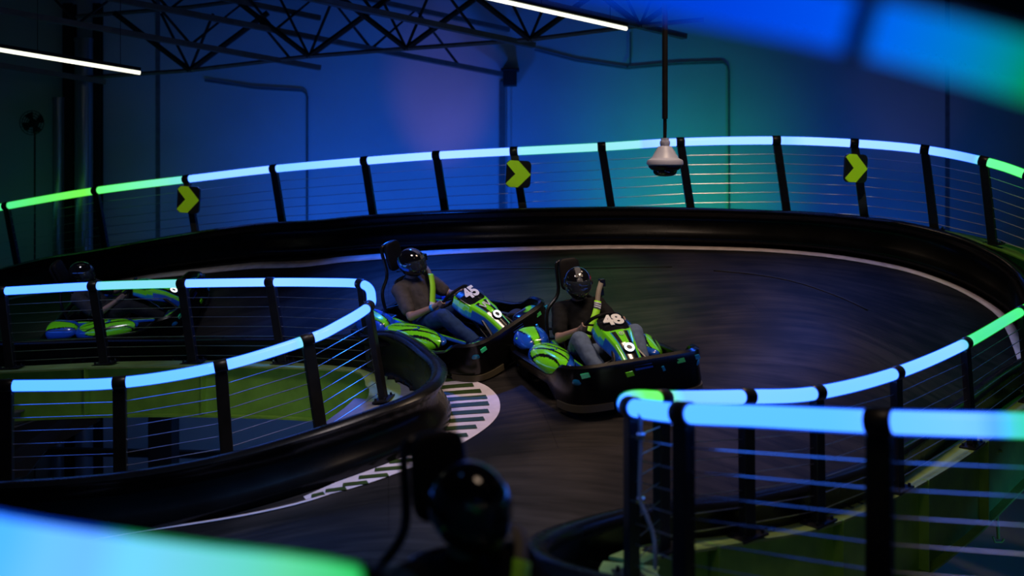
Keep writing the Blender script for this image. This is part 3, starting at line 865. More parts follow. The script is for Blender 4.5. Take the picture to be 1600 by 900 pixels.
# conduits
def conduit(pts, r, label, m=M_joist):
    P = [U(px, py, FPX / d) for px, py, d in pts]
    b = MB(); b.tube([Vector(p) for p in catmull(P, 4)] if len(P) > 3 and False else P, r, 8); o = b.build('conduit', m); tag(o, label, 'conduit')
y = 16.95
conduit([(480, 560, y), (480, 152, y), (478, 146, y), (472, 142, y), (400, 138, y), (320, 126, y)], .018, 'thin conduit running down the wall left of centre and bending left at its top')
conduit([(1140, 420, y), (1139, 112, y), (1137, 103, y), (1130, 98, y), (1060, 100, y), (980, 107, y), (900, 95, y), (835, 78, y)], .018, 'thin conduit with a rounded corner on the wall right of the hanging camera')
conduit([(979, 107, 16.9), (985, 98, 16.9), (985, 50, 16.9)], .015, 'short vertical conduit dropping from the roof light to the wall conduit')
b = MB(); c = U(797, 123, 1600 / 16.8); b.box(c, (.22, .3, .24)); b.box(c + Vector((0, 0, .14)), (.30, .34, .04)); o = b.build('joist_bracket', M_dark, smooth=False, bevel=.01); tag(o, 'dark steel bracket box where the roof joist meets the wall strip', 'bracket')

# ------------------------------------------------------------------ roof joists and lights
JD = Vector((1.906, 1, -.2875))
def joist(px, py, depth, length, label, size=.075, webs=True, h=.75):
    e = U(px, py, FPX / depth); a = e - JD.normalized() * length
    root = empty('roof_joist', label, 'roof joist', tuple(e)); inv = Matrix.Translation(-e)
    t = JD.normalized(); s_ = t.cross(Vector((0, 0, 1))).normalized()
    b = MB()
    for o_ in (-.035, .035): b.box((a + e) / 2 + s_ * o_, (length, .045, size), Matrix((t, s_, s_.cross(t))).transposed())
    b.build('bottom_chord', M_joist, root, M=inv, smooth=False)
    if webs:
        hu = Vector((0, 0, h)); b = MB(); b.box((a + e) / 2 + hu, (length, .09, size), Matrix((t, s_, s_.cross(t))).transposed())
        b.build('top_chord', M_joist, root, M=inv, smooth=False)
        n = int(length / 1.5); b = MB()
        for k in range(n):
            p0 = a + t * (k * 1.5 + .1); b.tube([p0, p0 + t * .75 + hu, p0 + t * 1.5], .022, 6)
        b.build('web_bars', M_dark, root, M=inv)
joist(500, 106, 15.4, 9.5, 'roof joist ending above the left part of the wall, left of centre')
joist(795, 118, 16.8, 11.5, 'roof joist ending at the bracket box on the centre of the wall')
joist(1070, 57, 14.2, 7.5, 'roof joist ending beside the top of the hanging camera pole', webs=False)
joist(834, 71, 14.4, 10.0, 'roof joist meeting the cross truss right of the centre')
joist(165, 128, 15.5, 5.5, 'low roof joist under the left light strip', webs=False)
# cross truss with V webs
def cross(nodes, label):
    P = [U(px, py, FPX / d) for px, py, d in nodes]
    root = empty('cross_truss', label, 'roof truss', tuple(P[0])); inv = Matrix.Translation(-P[0])
    b = MB(); b.tube(P, .035, 6); b.build('bottom_chord', M_joist, root, M=inv, smooth=False)
    b = MB()
    up = Vector((0, 0, .95)); b.tube([p + up for p in P], .035, 6); b.build('top_chord', M_joist, root, M=inv, smooth=False)
    b = MB()
    for p in P[1:-1]:
        for dx, th in ((-.42, .022), (.36, .022), (-1.1, .045), (1.2, .045)):
            b.tube([p, p + Vector((dx, -abs(dx) * .1, .85))], th, 6)
    b.build('web_bars', M_dark, root, M=inv)
cross([(120, 122, 15.8), (297, 110, 15.4), (483, 88, 15), (635, 76, 14.6), (828, 62, 14.2), (1000, 40, 13.8), (1100, 30, 13.6)], 'dark roof truss crossing the joists above the wall with V-shaped webs')
def led(p0, p1, label):
    a = U(*p0); c = U(*p1)
    root = empty('light_strip', label, 'ceiling light', tuple(c)); inv = Matrix.Translation(-c)
    b = MB(); b.tube([a, c], .024, 12); b.build('tube', M_led, root, M=inv)
    b = MB(); t = (c - a); L = t.length; t.normalize(); s_ = t.cross(Vector((0, 0, 1))).normalized()
    b.box((a + c) / 2 + Vector((0, 0, .045)), (L, .07, .04), Matrix((t, s_, s_.cross(t))).transposed()); b.build('housing', M_dark, root, M=inv, smooth=False)
    b = MB()
    for k in (.1, .5, .9):
        p = a + (c - a) * k; b.tube([p + Vector((0, 0, .06)), p + Vector((0, 0, 1.3))], .004, 5)
    b.build('hanger_wire', M_dark, root, M=inv)
led((700, -17, 1600 / 10.9), (979, 45, 1600 / 12), 'slim bright white light strip hanging at the top centre')
led((-120, 58, 1600 / 11.3), (219, 114, 1600 / 12.6), 'slim bright white light strip hanging at the top left')

# ------------------------------------------------------------------ hanging dome camera
c = U(1039, 258, 180)
dc = empty('dome_camera', 'white multi-lens dome security camera hanging on a black pole above the track', 'security camera', tuple(c))
b = MB(); b.lathe([(.02, .215), (.042, .21), (.045, .19), (.04, .165), (.06, .16), (.085, .12), (.11, .07), (.125, .055), (.15, .045), (.158, .03), (.158, .005), (.14, -.005)]); b.build('housing', M_camw, dc)
b = MB(); b.lathe([(.145, 0), (.14, -.02), (.118, -.04), (.10, -.045)]); b.build('trim_ring', M_black, dc)
b = MB(); b.lathe([(.105, -.03), (.105, -.05), (.098, -.072), (.08, -.088), (.05, -.096), (.01, -.099)]); dm = b.build('dome', M_dome, dc)
for k in range(4):
    a = k * math.pi / 2 + .5; p = Vector((.088 * math.cos(a), .088 * math.sin(a), -.062))
    b = MB(); b.tube([p * .8, p * 1.12], .02, 14); b.build('lens', M_dome, dc)
b = MB(); b.tube([(0, 0, .20), (0, 0, .42)], .016, 12); b.tube([(0, 0, .40), (0, 0, 5.7 - c.z)], .025, 12); b.build('pole', M_black, dc)
b = MB(); b.tube([(0, 0, .19), (0, 0, .235)], .038, 6); b.build('coupling', M_camw, dc)

# ------------------------------------------------------------------ chevron signs
def chevron(px, py, s, size, yaw, label):
    c = U(px, py, s)
    o = empty('chevron_sign', label, 'arrow sign', tuple(c), 'lime chevron signs on the outer rail posts')
    o.rotation_euler = (0, math.radians(3), yaw)
    h = size / 2; b = MB(); n = 6; pts = []
    for cx, cz, a0 in ((h - .06, h - .06, 0), (-h + .06, h - .06, 90), (-h + .06, -h + .06, 180), (h - .06, -h + .06, 270)):
        for k in range(n + 1):
            a = math.radians(a0 + 90 * k / n); pts.append((cx + .06 * math.cos(a), cz + .06 * math.sin(a)))
    N = len(pts)
    b.add([(x * .92, 0, z) for x, z in pts] + [(x * .92, .03, z) for x, z in pts], [tuple(range(N)), tuple(range(2 * N - 1, N - 1, -1))] + [(k, (k + 1) % N, N + (k + 1) % N, N + k) for k in range(N)])
    b.build('panel', M_black, o, smooth=False)
    b = MB(); A = [(-.5, .38), (-.36, .5), (-.02, .5), (.5, 0), (.0, -.5), (-.34, -.5), (-.5, -.38), (-.12, 0)]
    A = [(x * size * .92, z * size * .98) for x, z in A]
    b.add([(x, -.006, z) for x, z in A] + [(x, .0, z) for x, z in A], [(0, 1, 2, 3, 7), (7, 3, 4, 5, 6)] + [(k, k + 8, (k + 1) % 8 + 8, (k + 1) % 8) for k in range(8)])
    b.build('arrow', M_lime, o, smooth=False)
chevron(294, 312, 113.5, .37, -.25, 'lime chevron arrow on black square plate, leftmost on the outer rail')
chevron(810, 272, 125, .34, -.05, 'lime chevron arrow sign on the outer rail near the middle of the photo')
chevron(1338, 263, 129, .345, .32, 'lime chevron arrow sign at the right of the outer rail, beyond the hanging camera')

# ================================================================== karts
BLU = (.012, .10, .62); LIM = (.20, .90, .015); BLK = (.006, .006, .008); WHT = (.7, .75, .8); CYN = (.02, .30, .60)
def sstep(a, c, x):
    t = max(0, min(1, (x - a) / (c - a))); return t * t * (3 - 2 * t)
def superell(cx, cy, cz, ax, ay, az, e=.75, shear=None):
    def fn(u, v):
        th = 2 * math.pi * u; ph = math.pi * (v - .5)
        def sp(a, k): return math.copysign(abs(a) ** k, a)
        x = ax * sp(math.cos(ph), e) * sp(math.cos(th), e); y = ay * sp(math.cos(ph), e) * sp(math.sin(th), e); z = az * sp(math.sin(ph), e)
        if shear: x, y, z = shear(x, y, z)
        return Vector((cx + x, cy + y, cz + z))
    return fn

def bumper_path(L0, L1, W, e, n=64):
    P = []
    cx = (L0 + L1) / 2; a = (L1 - L0) / 2
    for k in range(n):
        th = 2 * math.pi * k / n
        c_, s_ = math.cos(th), math.sin(th)
        P.append(Vector((cx + a * math.copysign(abs(c_) ** e, c_), W * math.copysign(abs(s_) ** e, s_), 0)))
    return P

def make_kart(M, number, label, reel=True, shear_num=0):
    k = empty('racing_kart', label, 'go-kart', group='electric rental karts', mat=M)
    # floor pan and frame
    b = MB(); b.box((.06, 0, .055), (1.35, .58, .02)); b.box((.68, 0, .07), (.26, .66, .02)); b.build('floor_pan', M_pan, k, smooth=False, bevel=.005)
    b = MB()
    for sy in (-1, 1):
        b.tube([(-.85, .28 * sy, .09), (-.3, .31 * sy, .08), (.35, .31 * sy, .08), (.60, .27 * sy, .08), (.86, .24 * sy, .10)], .018, 8)
        b.tube([(-.45, .3 * sy, .09), (-.42, .53 * sy, .14), (.34, .53 * sy, .14), (.38, .3 * sy, .09)], .014, 8)
    for x in (-.8, -.35, .35, .72): b.tube([(x, -.29, .085), (x, .29, .085)], .016, 8)
    b.tube([(-.58, -.5, .14), (-.58, .5, .14)], .02, 10)
    b.tube([(.50, -.46, .13), (.50, .46, .13)], .016, 8)
    b.build('chassis_frame', M_black, k)
    # bumper: a tall moulded band, front blade higher than the sides, rear guard
    P = bumper_path(-.88, .85, .58, .30, 112); n = len(P)
    prof = [(-.03, .06), (.015, .055), (.03, .10), (.022, .20), (.034, .27), (.03, .31), (.0, .325), (-.03, .315), (-.025, .27), (-.028, .15)]
    vs = []; 
    for i, p in enumerate(P):
        t = (P[(i + 1) % n] - P[i - 1]).normalized(); o_ = Vector((t.y, -t.x, 0))
        hs = interp([-1, -.8, -.6, .35, .5, .62, 1.1], [.85, .85, .80, .80, .92, 1.16, 1.24], p.x); zl = interp([-1, -.6, .35, .5, 1], [.12, .14, .14, 0, 0], p.x)
        for a, c in prof: vs.append(p + o_ * a + Vector((0, 0, zl + c * (hs - zl / .325))))
    m = len(prof); fs = [(i * m + j, ((i + 1) % n) * m + j, ((i + 1) % n) * m + (j + 1) % m, i * m + (j + 1) % m) for i in range(n) for j in range(m)]
    b = MB(); b.add(vs, fs); bp = b.build('bumper', M_bumper, k, angle=50)
    # rubbing strip under the front corners
    for sy in (-1, 1):
        sp = [p for p in P if p.x > .52 and p.y * sy > .16]
        sp.sort(key=lambda p: p.y * sy - p.x * 2)
        b = MB(); O_ = outs_of(sp, 1 if sy > 0 else -1)
        b.sweep([Vector((p.x, p.y, 0)) for p in sp], [(.035, .03), (.035, .085), (-.02, .085), (-.02, .03)], [((p - Vector((.3, 0, 0))).normalized()) for p in sp])
        b.build('skid_strip', M_skid, bp)
    # little decals on the front blade
    for y, wd, c_ in ((-.46, .07, (.05, .9, .4)), (-.16, .06, LIM), (.02, .15, (.02, .08, .5)), (.12, .02, CYN), (.34, .07, (.1, .8, .2)), (.50, .04, CYN)):
        # find x on path for this y at front
        xf = max((p.x for p in P if abs(p.y - y) < .05), default=1.0) + .033
        b = MB(); z0, z1 = .30, .34
        b.add([(xf, y - wd / 2, z0), (xf, y + wd / 2, z0 + .005), (xf, y + wd / 2 - .012, z1), (xf, y - wd / 2 - .01, z1 - .005),
               (xf - .012, y - wd / 2, z0), (xf - .012, y + wd / 2, z0 + .005), (xf - .012, y + wd / 2 - .012, z1), (xf - .012, y - wd / 2 - .01, z1 - .005)],
              [(0, 1, 2, 3), (7, 6, 5, 4), (0, 4, 5, 1), (1, 5, 6, 2), (2, 6, 7, 3), (3, 7, 4, 0)])
        b.c = [(*c_, 1)] * len(b.v)
        b.build('decal', M_glossattr, bp, attr='paint', smooth=False)
    # wheels
    for (x, y, r, wd, st) in ((-.58, .44, .14, .19, 0), (-.58, -.44, .14, .19, 0), (.50, .44, .128, .13, .25), (.50, -.44, .128, .13, .25)):
        Mw = Matrix.Rotation(st, 3, 'Z') @ Matrix.Rotation(math.pi / 2, 3, 'X')
        b = MB(); h = wd / 2
        b.lathe([(r * .55, -h * .9), (r * .85, -h), (r * .96, -h * .85), (r, -h * .5), (r, h * .5), (r * .96, h * .85), (r * .85, h), (r * .55, h * .9)], (x, y, r + .005), 32, Mw)
        wh = b.build('wheel', M_rubber, k)
        b = MB(); b.lathe([(r * .56, -h * .8), (r * .5, -h * .6), (r * .15, -h * .5), (r * .15, h * .5), (r * .5, h * .6), (r * .56, h * .8)], (x, y, r + .005), 20, Mw); b.build('rim', M_chrome, wh)
    # side bodywork ----------------------------------------------------
    for sy in (-1, 1):
        def shear(x, y, z):
            # pod: tapers to the front, top slopes outward and forward
            t = x / .37
            y2 = y * (1 - .45 * max(0, t) ** 1.5) - sy * .04 * max(0, t)
            z2 = z * (1 - .35 * max(0, t)) - .02 * t
            z2 -= .055 * max(0, sy * y / .15) ** 2
            return x, y2, z2
        f1 = superell(-.06, .425 * sy, .275, .37, .155, .085, .80, shear)
        def c1(u, v, p):
            x = (p.x + .06) / .37; a = (abs(p.y) - .425) / .155
            if v < .47: return (*BLK, 1)
            q_ = x * x + (a / (1 - .45 * max(0, x) ** 1.5)) ** 2
            if q_ > .93 or (q_ > .70 and x < -.55): return (*BLU, 1)
            if q_ > .86: return (*BLK, 1)
            c_ = a + .35 * x + .25 * math.sin(x * 2.6)
            s1 = abs(((c_ * 1.9 + 10.2) % 1) - .5)
            if s1 < .13 + .05 * math.sin(x * 4 + 1): return (*BLK, 1)
            return (*LIM, 1)
        b = MB(); b.grid(f1, 112, 60, cfn=c1, wrapu=True)
        pod = b.build('side_pod', M_glossattr, k, attr='paint', angle=80)
        # pod lettering: small peaked mark
        b = MB(); zt = .362; xx = -.02; yy = .40 * sy
        for dx in (-.018, .018): b.box((xx, yy + dx * sy, zt - .004), (.05, .012, .006), Matrix.Rotation(.35 * (1 if dx > 0 else -1), 3, 'Z'))
        b.c = [(*BLU, 1)] * len(b.v); b.build('peak_mark', M_glossattr, pod, attr='paint', smooth=False)
        # rear shoulder piece, higher and rounder
        def shear2(x, y, z):
            t = x / .24
            z2 = z * (1 - .15 * t) + .03 * (-t) - .10 * max(0, sy * y / .2) ** 2 * (1 if z > 0 else 0)
            return x, y * (1 - .12 * t), z2
        f2 = superell(-.58, .42 * sy, .34, .18, .145, .085, .62, shear2)
        def c2(u, v, p):
            x = (p.x + .58) / .18; a = (abs(p.y) - .42) / .145
            if p.z < .305: return (*BLK, 1)
            w1 = a + .55 * x * x
            if abs(a - .05) < .38 - .20 * x and x > -.82: return (*LIM, 1)
            if abs(a - .05) < .47 - .20 * x and x > -.9: return (*BLK, 1)
            return (*BLU, 1)
        b = MB(); b.grid(f2, 80, 48, cfn=c2, wrapu=True); b.build('rear_cover', M_glossattr, k, attr='paint', angle=80)
        b = MB(); b.grid(lambda u, v: Vector((-.50 + .95 * u, sy * (.25 + .05 * math.sin(math.pi * u) + .07 * (v - .5) * (1.2 - .6 * u)), .30 - .10 * u * u + .03 * math.sin(math.pi * v))), 40, 12,
                         cfn=lambda u, v, p: (*(LIM if .3 < v < .72 else BLU), 1))
        q_ = b.build('seat_side_trim', M_glossattr, k, attr='paint'); so = q_.modifiers.new('s', 'SOLIDIFY'); so.thickness = .012
        # small corner fairing by the front bumper
        f3 = superell(.72, .38 * sy, .27, .12, .17, .05, .6)
        def c3(u, v, p):
            a = abs(p.y) - .3 + (p.x - .72)
            return (*(LIM if .05 < a < .13 else CYN if a >= .13 else BLK), 1)
        b = MB(); b.grid(f3, 48, 20, cfn=c3, wrapu=True); b.build('corner_fairing', M_glossattr, k, attr='paint')
        # battery / motor box
        b = MB(); b.box((-.12, .40 * sy, .16), (.5, .20, .11)); b.box((-.72, .2 * sy, .19), (.2, .26, .16)); b.build('battery_box', M_black, k, bevel=.02, smooth=False)
    # front shield --------------------------------------------------------
    ux = [0, .08, .2, .42, .7, 1.0]
    def shield(u, v):
        vv = v * 2 - 1
        x = interp(ux, [.235, .26, .34, .46, .60, .80], u); z = interp(ux, [.60, .62, .605, .55, .47, .30], u)
        hw = interp([0, .06, .2, .4, .55, .8, 1], [.10, .15, .172, .165, .14, .11, .10], u)
        side = abs(vv)
        y = hw * vv
        z -= .035 * vv * vv + (.10 * max(0, side - .72) / .28 * interp([0, .3, 1], [.6, 1, .7], u) if side > .72 else 0)
        x -= .02 * vv * vv
        return Vector((x, y, z))
    def cs(u, v, p):
        s = abs(v * 2 - 1)
        if u < .46:
            lim = .74 if u > .05 else .6
            e = (s / lim) ** 4 + ((u - .235) / .20) ** 4
            if e < 1: return (*BLK, 1)
            if s > .9 - .1 * u: return (*CYN, 1) if s < .95 else (*BLU, 1)
            return (*LIM, 1)
        if s < .20 and u < .72: return (*LIM, 1)
        if s < .46: return (*BLK, 1)
        if s < .52: return (*CYN, 1)
        if s < .80: return (*LIM, 1)
        return (*BLU, 1)
    b = MB(); b.grid(shield, 90, 61, cfn=cs)
    sh = b.build('front_shield', M_glossattr, k, attr='paint', angle=80)
    so = sh.modifiers.new('s', 'SOLIDIFY'); so.thickness = .012; so.offset = -1
    # frame for surface-following items
    def sf(u, v=.5, off=.006):
        p = shield(u, v); du = shield(u + .02, v) - shield(u - .02, v) if u > .02 else shield(u + .02, v) - p
        X_ = Vector((0, 1, 0)); Yv = -du.normalized(); N = X_.cross(Yv).normalized()
        Mx = Matrix((X_, Yv, N)).transposed().to_4x4(); Mx.translation = p + N * off
        return Mx
    if number:
        cu = bpy.data.curves.new('num', 'FONT'); cu.body = number; cu.size = .185; cu.offset = .008; cu.extrude = .002; cu.align_x = 'CENTER'; cu.align_y = 'CENTER'; cu.space_character = .98; cu.shear = shear_num
        to = bpy.data.objects.new('num', cu); COL.objects.link(to)
        bpy.context.view_layer.update()
        me = bpy.data.meshes.new_from_object(to.evaluated_get(bpy.context.evaluated_depsgraph_get()))
        bpy.data.objects.remove(to)
        me.materials.clear(); me.materials.append(M_white)
        no = bpy.data.objects.new('race_number', me); COL.objects.link(no); no.parent = k
        A = sf(.235, .5, .012)
        no.matrix_local = A @ Matrix.Diagonal((.92, 1.0, 1, 1))
        no['label'] = 'white number ' + number
    # ring light and small round badge
    A = sf(.78, .5, .012)
    b = MB(); b.tube([(.033 * math.cos(a), .033 * math.sin(a), .006) for a in [2 * math.pi * i / 28 for i in range(28)]], .0095, 8, closed=True)
    b.build('ring_light', M_ring, k, M=A)
    b = MB(); b.lathe([(.04, -.01), (.048, .0), (.044, .004), (.02, .004)], n=24); b.build('ring_light_base', M_black, k, M=A)
    if shear_num:
        A = sf(.57, .5, .008); b = MB()
        for x0, y0, x1, y1 in ((-.06, .035, -.025, -.03), (-.025, -.03, -.005, .03), (.01, .035, .03, -.03), (.03, -.03, .055, .035)): b.tube([(x0, y0, 0), (x1, y1, 0)], .0055, 6)
        b.build('white_zigzag_mark', M_white, k, M=A)
    A = sf(.53, .5, .008)
    b = MB(); b.tube([(.018 * math.cos(a), .018 * math.sin(a), 0) for a in [2 * math.pi * i / 20 for i in range(20)]], .003, 6, closed=True); b.box((0, 0, 0), (.018, .004, .003)); b.box((0, .004, 0), (.004, .014, .003))
    b.build('round_badge', M_white, k, M=A)
    # shield legs to the bumper
    b = MB()
    for sy in (-1, 1): b.tube([(.5, .08 * sy, .44), (.66, .14 * sy, .32), (.84, .20 * sy, .14)], .016, 8)
    b.build('shield_bracket', M_black, k)
    # steering
    Cw = Vector((.135, 0, .54)); Nw = Vector((-.72, 0, .69)).normalized(); Yw = Vector((0, 1, 0)); Xw = Yw.cross(Nw)
    b = MB(); b.tube([Cw + Yw * (.165 * math.cos(a)) + Xw * (.135 * math.copysign(abs(math.sin(a)) ** .9, math.sin(a))) for a in [2 * math.pi * i / 40 for i in range(40)]], .0155, 10, closed=True)
    st = b.build('steering_wheel', M_black, k)
    b = MB()
    for a in (math.radians(10), math.radians(170), math.radians(-90)): b.tube([Cw - Nw * .02, Cw + Yw * (.16 * math.cos(a)) + Xw * (.13 * math.sin(a))], .009, 8)
    b.tube([Cw - Nw * .03, Cw + Nw * .005], .04, 20); b.build('spokes', M_black, st)
    b = MB(); b.tube([Cw - Nw * .02, Vector((.50, 0, .13))], .012, 10); b.build('steering_column', M_chrome, k)
    # pedals
    for sy in (-1, 1):
        b = MB(); b.tube([(.62, .17 * sy, .09), (.70, .17 * sy, .22)], .008, 8); b.box((.70, .17 * sy, .21), (.015, .08, .05)); b.build('pedal', M_chrome, k)
    # seat
    def seat(u, v):
        a = v * 2 - 1
        x = interp([0, .25, .5, .75, 1], [.02, -.22, -.40, -.48, -.56], u); z = interp([0, .25, .5, .75, 1], [.16, .09, .16, .40, .66], u)
        wd = interp([0, .3, .6, 1], [.20, .22, .22, .17], u)
        y = wd * math.sin(a * 1.35); lift_ = (1 - math.cos(a * 1.35))
        return Vector((x + lift_ * interp([0, .5, 1], [0, .14, .10], u), y, z + lift_ * interp([0, .5, 1], [.16, .08, 0], u)))
    b = MB(); b.grid(seat, 24, 20); se = b.build('seat', M_black, k); so = se.modifiers.new('s', 'SOLIDIFY'); so.thickness = .02; so.offset = -1
    # roll hoop with head pad
    b = MB()
    hp = []
    for y, x, z in ((.27, -.55, .12), (.27, -.57, .40), (.24, -.60, .58), (.12, -.62, .72), (.105, -.65, .95), (.07, -.655, 1.0)):
        hp.append(Vector((x, y, z)))
    hp += [Vector((p.x, -p.y, p.z)) for p in reversed(hp)]
    b.tube([Vector(p) for p in catmull(hp, 5)], .017, 10); b.tube([(-.56, .26, .42), (-.50, .16, .42)], .012, 8); b.tube([(-.56, -.26, .42), (-.50, -.16, .42)], .012, 8)
    ho = b.build('head_hoop', M_black, k)
    b = MB(); f4 = superell(-.60, 0, .885, .03, .098, .145, .45, lambda x, y, z: (x - .10 * z, y, z))
    b.grid(f4, 40, 24, wrapu=True); b.build('head_pad', mat('pad_fabric', (.007, .006, .007), .6, spec=.2, noise=.2, nscale=30), ho)
    # belt anchor post beside driver's left shoulder
    if not reel: return k
    b = MB(); b.tube([(-.54, .24, .55), (-.50, .25, .70), (-.46, .25, .77)], .02, 10); b.box((-.44, .245, .79), (.055, .05, .07)); b.box((-.49, .25, .70), (.045, .04, .07)); b.build('belt_reel', M_black, k, bevel=.008)
    return k

# ================================================================== drivers
def capsule(mb, p, r, q, s, n=14, rings=4):
    p = Vector(p); q = Vector(q); t = (q - p)
    if t.length < 1e-6: t = Vector((0, 0, 1e-4))
    t.normalize(); pts = []; rr = []
    for k in range(rings + 1):
        a = math.pi / 2 * k / rings; pts.append(p - t * r * math.cos(a)); rr.append(max(r * math.sin(a), r * .02))
    for k in range(rings + 1):
        a = math.pi / 2 * k / rings; pts.append(q + t * s * math.sin(a)); rr.append(max(s * math.cos(a), s * .02))
    mb.tube(pts, rr, n)
def ell(mb, c, r, n=18, M=None):
    c = Vector(c); vs = []
    def fn(u, v):
        th = 2 * math.pi * u; ph = math.pi * (v - .5)
        p = Vector((r[0] * math.cos(ph) * math.cos(th), r[1] * math.cos(ph) * math.sin(th), r[2] * math.sin(ph)))
        if M: p = M @ p
        return c + p
    # closed ellipsoid with pole caps
    ring = []
    for j in range(1, 9):
        for i in range(n): vs.append(fn(i / n, j / 9))
    vs.append(fn(0, 0)); vs.append(fn(0, 1)); fs = []
    for j in range(7):
        for i in range(n): fs.append((j * n + i, j * n + (i + 1) % n, (j + 1) * n + (i + 1) % n, (j + 1) * n + i))
    for i in range(n):
        fs.append((8 * n, (i + 1) % n, i)); fs.append((8 * n + 1, 7 * n + i, 7 * n + (i + 1) % n))
    mb.add(vs, fs)

def remesh(o, voxel, smooth=3):
    r = o.modifiers.new('union', 'REMESH'); r.mode = 'VOXEL'; r.voxel_size = voxel; r.use_smooth_shade = True
    s = o.modifiers.new('smooth', 'SMOOTH'); s.factor = .5; s.iterations = smooth

def make_driver(M, label, shirt, trousers, shoes, skin, yaw=0, pitch=0, helm=None, wrist=None, lean=(0, 0), strap=True, belt_side=1, glove=False, anchor=(.235, .80)):
    d = empty('person', label, 'person', group='kart drivers in full face helmets', mat=M)
    R3 = Matrix.Rotation(math.radians(yaw), 3, 'Z') @ Matrix.Rotation(math.radians(pitch), 3, 'Y')
    HC = Vector((-.37 + lean[0], lean[1], .825))
    lx, ly = lean
    neck0 = Vector((-.42 + lx * .6, ly * .6, .62)); neck1 = HC + Vector((-.02, 0, -.08))
    hip = [Vector((-.28, .095 * s, .22)) for s in (-1, 1)]
    sh = [Vector((-.41 + lx * .6, .175 * s + ly * .6, .60)) for s in (-1, 1)]
    el = [Vector((-.20, .285 * s, .40)) for s in (-1, 1)]
    wheelc = Vector((.135, 0, .54))
    wr = [Vector((.035, .185 * s, .495)) for s in (-1, 1)]
    pal = [Vector((.095, .178 * s, .53)) for s in (-1, 1)]
    kn = [Vector((.20, .245 * s, .44)) for s in (-1, 1)]
    an = [Vector((.55, .17 * s, .16)) for s in (-1, 1)]
    # --- body: one continuous surface
    b = MB()
    capsule(b, (-.30, 0, .24), .13, (-.36 + lx * .3, ly * .3, .42), .12)
    capsule(b, (-.36 + lx * .3, ly * .3, .42), .12, (-.41 + lx * .6, ly * .6, .54), .125)
    for i in (0, 1):
        capsule(b, (-.41 + lx * .6, ly * .6, .57), .085, sh[i], .06)
        capsule(b, sh[i], .055, el[i], .042); capsule(b, el[i], .042, wr[i], .027)
        capsule(b, hip[i], .10, kn[i], .062); capsule(b, kn[i], .06, an[i], .042)
        capsule(b, an[i], .04, an[i] + Vector((.14, 0, .06)), .032)
    capsule(b, neck0, .058, neck1, .055)
    # head with face
    def H(x, y, z): return HC + R3 @ Vector((x, y, z))
    ell(b, H(0, 0, .005), (.095, .075, .115), M=R3); ell(b, H(.035, 0, -.06), (.055, .05, .055), M=R3)
    capsule(b, H(.088, 0, .01), .010, H(.108, 0, -.022), .014)
    for s in (-1, 1):
        ell(b, H(.0, .078 * s, -.005), (.018, .010, .03), M=R3)
        capsule(b, H(.082, .016 * s, .022), .009, H(.072, .048 * s, .024), .008)
    capsule(b, H(.088, .018, -.055), .006, H(.088, -.018, -.055), .006)
    # hands: palm, four fingers curled round the rim, thumb
    for i, s in enumerate((-1, 1)):
        Pm = pal[i]; fw = (Pm - wr[i]).normalized()
        capsule(b, wr[i], .025, Pm - fw * .01, .024)
        Nw = Vector((-.72, 0, .69)).normalized(); Xw = Vector((0, 1, 0)).cross(Nw).normalized()   # along the rim at the wheel side
        ax = Xw; outv = Vector((0, s, 0))
        c0 = wheelc + Vector((0, s * .165, 0))
        for f in range(4):
            L = (.92, 1.05, 1.0, .82)[f]
            q = c0 + ax * ((f - 1.5) * .019)
            r0 = .0095 - .0006 * f
            k0 = q + outv * .024 + Nw * .018; k1 = q + outv * .028 - Nw * .014 * L; k2 = q + outv * .006 - Nw * .029 * L; k3 = q - outv * .014 - Nw * .020 * L
            capsule(b, Pm + ax * ((f - 1.5) * .014) + Nw * .008, .013, k0, r0 + .001, 10, 3)
            capsule(b, k0, r0, k1, r0 * .95, 10, 3); capsule(b, k1, r0 * .95, k2, r0 * .88, 10, 3); capsule(b, k2, r0 * .88, k3, r0 * .8, 10, 3)
        t0 = Pm - ax * .012 * 1 + Nw * .012 - outv * .014; t1 = c0 - outv * .022 + Nw * .022 + ax * -.02; t2 = c0 - outv * .022 + Nw * .012 + ax * -.045
        capsule(b, t0, .013, t1, .0105, 10, 3); capsule(b, t1, .0105, t2, .009, 10, 3)
    bo = b.build('body', skin, d); remesh(bo, .0065, 2)
    # --- clothing
    b = MB()
    capsule(b, (-.29, 0, .25), .165, (-.36 + lx * .3, ly * .3, .42), .162); capsule(b, (-.36 + lx * .3, ly * .3, .42), .162, (-.405 + lx * .6, ly * .6, .53), .155)
    ell(b, (-.28 + lx * .2, ly * .2, .34), (.13, .15, .12))
    for i in (0, 1):
        capsule(b, (-.41 + lx * .6, ly * .6, .56), .11, sh[i], .085)
        m_ = sh[i].lerp(el[i], .72); capsule(b, sh[i], .084, m_, .070)
    ell(b, (-.42 + lx * .6, ly * .6, .665), (.078, .085, .03))
    o = b.build('shirt', shirt, d); remesh(o, .010, 5)
    tx = bpy.data.textures.get('folds') or bpy.data.textures.new('folds', 'CLOUDS'); tx.noise_scale = .09
    dm = o.modifiers.new('folds', 'DISPLACE'); dm.texture = tx; dm.strength = .022; dm.mid_level = .5; dm.texture_coords = 'LOCAL'
    b = MB()
    ell(b, (-.27, 0, .24), (.17, .17, .125))
    for i in (0, 1):
        capsule(b, hip[i], .112, kn[i], .080); e = kn[i].lerp(an[i], .93); capsule(b, kn[i], .080, e, .062)
    o = b.build('trousers', trousers, d); remesh(o, .011, 4)
    dm = o.modifiers.new('folds', 'DISPLACE'); dm.texture = tx; dm.strength = .02; dm.mid_level = .5; dm.texture_coords = 'LOCAL'
